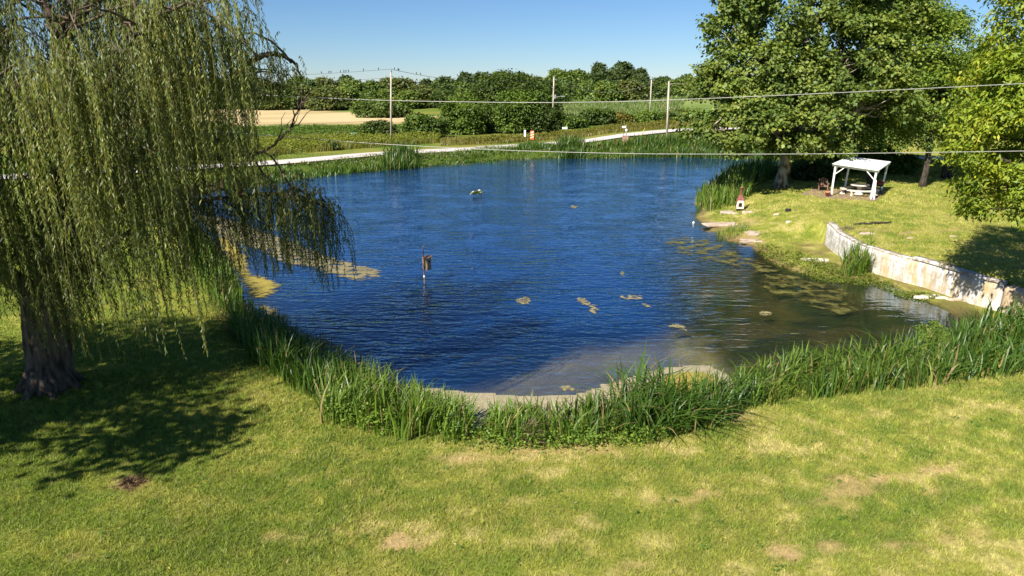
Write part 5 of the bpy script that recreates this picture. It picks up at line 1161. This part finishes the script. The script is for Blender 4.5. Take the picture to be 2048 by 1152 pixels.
# roadside signs and mailboxes
def at(px, py): b = P(px, py, 1); b[2] = Hz(b[0], b[1]); return b
p = at(1050, 288); t = thing('road_sign', 'narrow grey white road sign seen edge on beside the thicket', 'sign', p)
MB().beam(p - np.array([0, 0, .2]), p + [0, 0, 1.6], .06, .04, .004).build('post', M['dark_bark'], t); MB().box(p + [-.02, -.05, 1.75], (.30, .03, .95), Matrix.Rotation(R(-35), 3, 'Z'), .006).build('panel', M['white_paint'], t)
p = at(1064, 290); t = thing('hazard_marker', 'orange and white striped hazard marker beside the road', 'sign', p)
MB().beam(p - np.array([0, 0, .2]), p + [0, 0, 1.1], .06, .04, .004).build('post', M['dark_bark'], t)
MB().box(p + [0, -.05, 1.6], (.52, .03, 1.25), None, .006).build('panel', M['orange'], t)
for k in range(3):
    z0 = 1.12 + k * .36; q = p + np.array([0, -.0685, 0]); MB().add([tuple(q + [x, 0, z]) for x, z in ((-.22, z0), (.22, z0 + .2), (.22, z0 + .34), (-.22, z0 + .14))], [(0, 1, 2, 3)]).build('stripe', M['white_paint'], t)
def mailbox(label, px, py, post_h, w, body, extra=None, rz=0):
    p = at(px, py); t = thing('mailbox', label, 'mailbox', p, 'roadside mailboxes'); MB().beam(p - np.array([0, 0, .2]), p + [0, 0, post_h], .07, .07, .004).build('post', M['dark_bark'], t)
    prof = [(-.16, 0), (.16, 0), (.16, .16)] + [(.16 * math.cos(a), .16 + .14 * math.sin(a)) for a in np.linspace(0, math.pi, 8)[1:-1]] + [(-.16, .16)]; k = len(prof); v = [tuple(p + np.array([s * w / 2, x, post_h + z])) for s in (-1, 1) for x, z in prof]
    MB().add(v, [(i, (i + 1) % k, k + (i + 1) % k, k + i) for i in range(k)] + [tuple(reversed(range(k))), tuple(range(k, 2 * k))]).build('box', body, t)
    return t, p
t, p = mailbox('white mailbox with green end on a thin post beside the thicket', 1129, 281, 1.95, .75, M['white_paint'])
MB().box(p + [.42, 0, 2.12], (.12, .34, .34), None, .02).build('door', M['green_paint'], t)
t, p = mailbox('white mailbox on a post beside the brick pillar', 1247, 279, 1.55, .6, M['white_paint'])
MB().box(p + [.34, -.02, 1.75], (.05, .05, .7), None, .006).build('flag', M['tan_wood'], t)
p = at(1250, 292); t = thing('brick_pillar', 'squat brick pillar by the road with a white lantern on it', 'pillar', p)
MB().box(p + [0, 0, .55], (.75, .75, 1.3), None, .02).build('pillar', M['brick'], t); MB().box(p + [0, 0, 1.24], (.85, .85, .08), None, .01).build('cap_stone', M['stone'], t)
MB().lathe([(.06, 1.281), (.05, 1.7), (.09, 1.72), (.2, 2.0), (.22, 2.1), (.08, 2.18), (.02, 2.24)], p + np.array([.1, 0, 0]), 12).build('lantern', M['white_paint'], t, True)
a = at(1279, 282); e = PY(1290, 256, a[1] + 2); tag(MB().tube([a - np.array([0, 0, .1]), e], [.06, .05], 8).build('guy_guard', M['yellow'], None, True), 'yellow sleeve on a slanting guy wire beside the road', 'guy guard')
wire('thin guy wire rising from the yellow sleeve to the near right pole', e, f4(.9), 0, .015, None, 6, 'guy_wire')
p = at(709, 272); p[2] += .35; t = thing('barrel', 'teal plastic barrel lying in the weeds left of the wooden pole', 'barrel', p - [0, 0, .35])
dv = np.array([.62, .15, 0]); MB().tube([p - dv, p - dv * .9, p, p + dv * .9, p + dv], [.28, .36, .4, .36, .28], 16).build('drum', M['teal'], t, True)
for s in (-.45, .45): MB().tube([p + dv * (s - .04), p + dv * (s + .04)], .405, 16).build('hoop', M['green_paint'], t)
p = at(600, 286); tag(MB().tube([p - np.array([0, 0, .2]), p + [0, 0, .9], p + [.02, 0, 1.15]], [.15, .14, .11], 10).build('fence_post', M['dark_bark'], None, True), 'short dark fence post among the yellow weeds', 'post')
print('objects', len(bpy.data.objects))
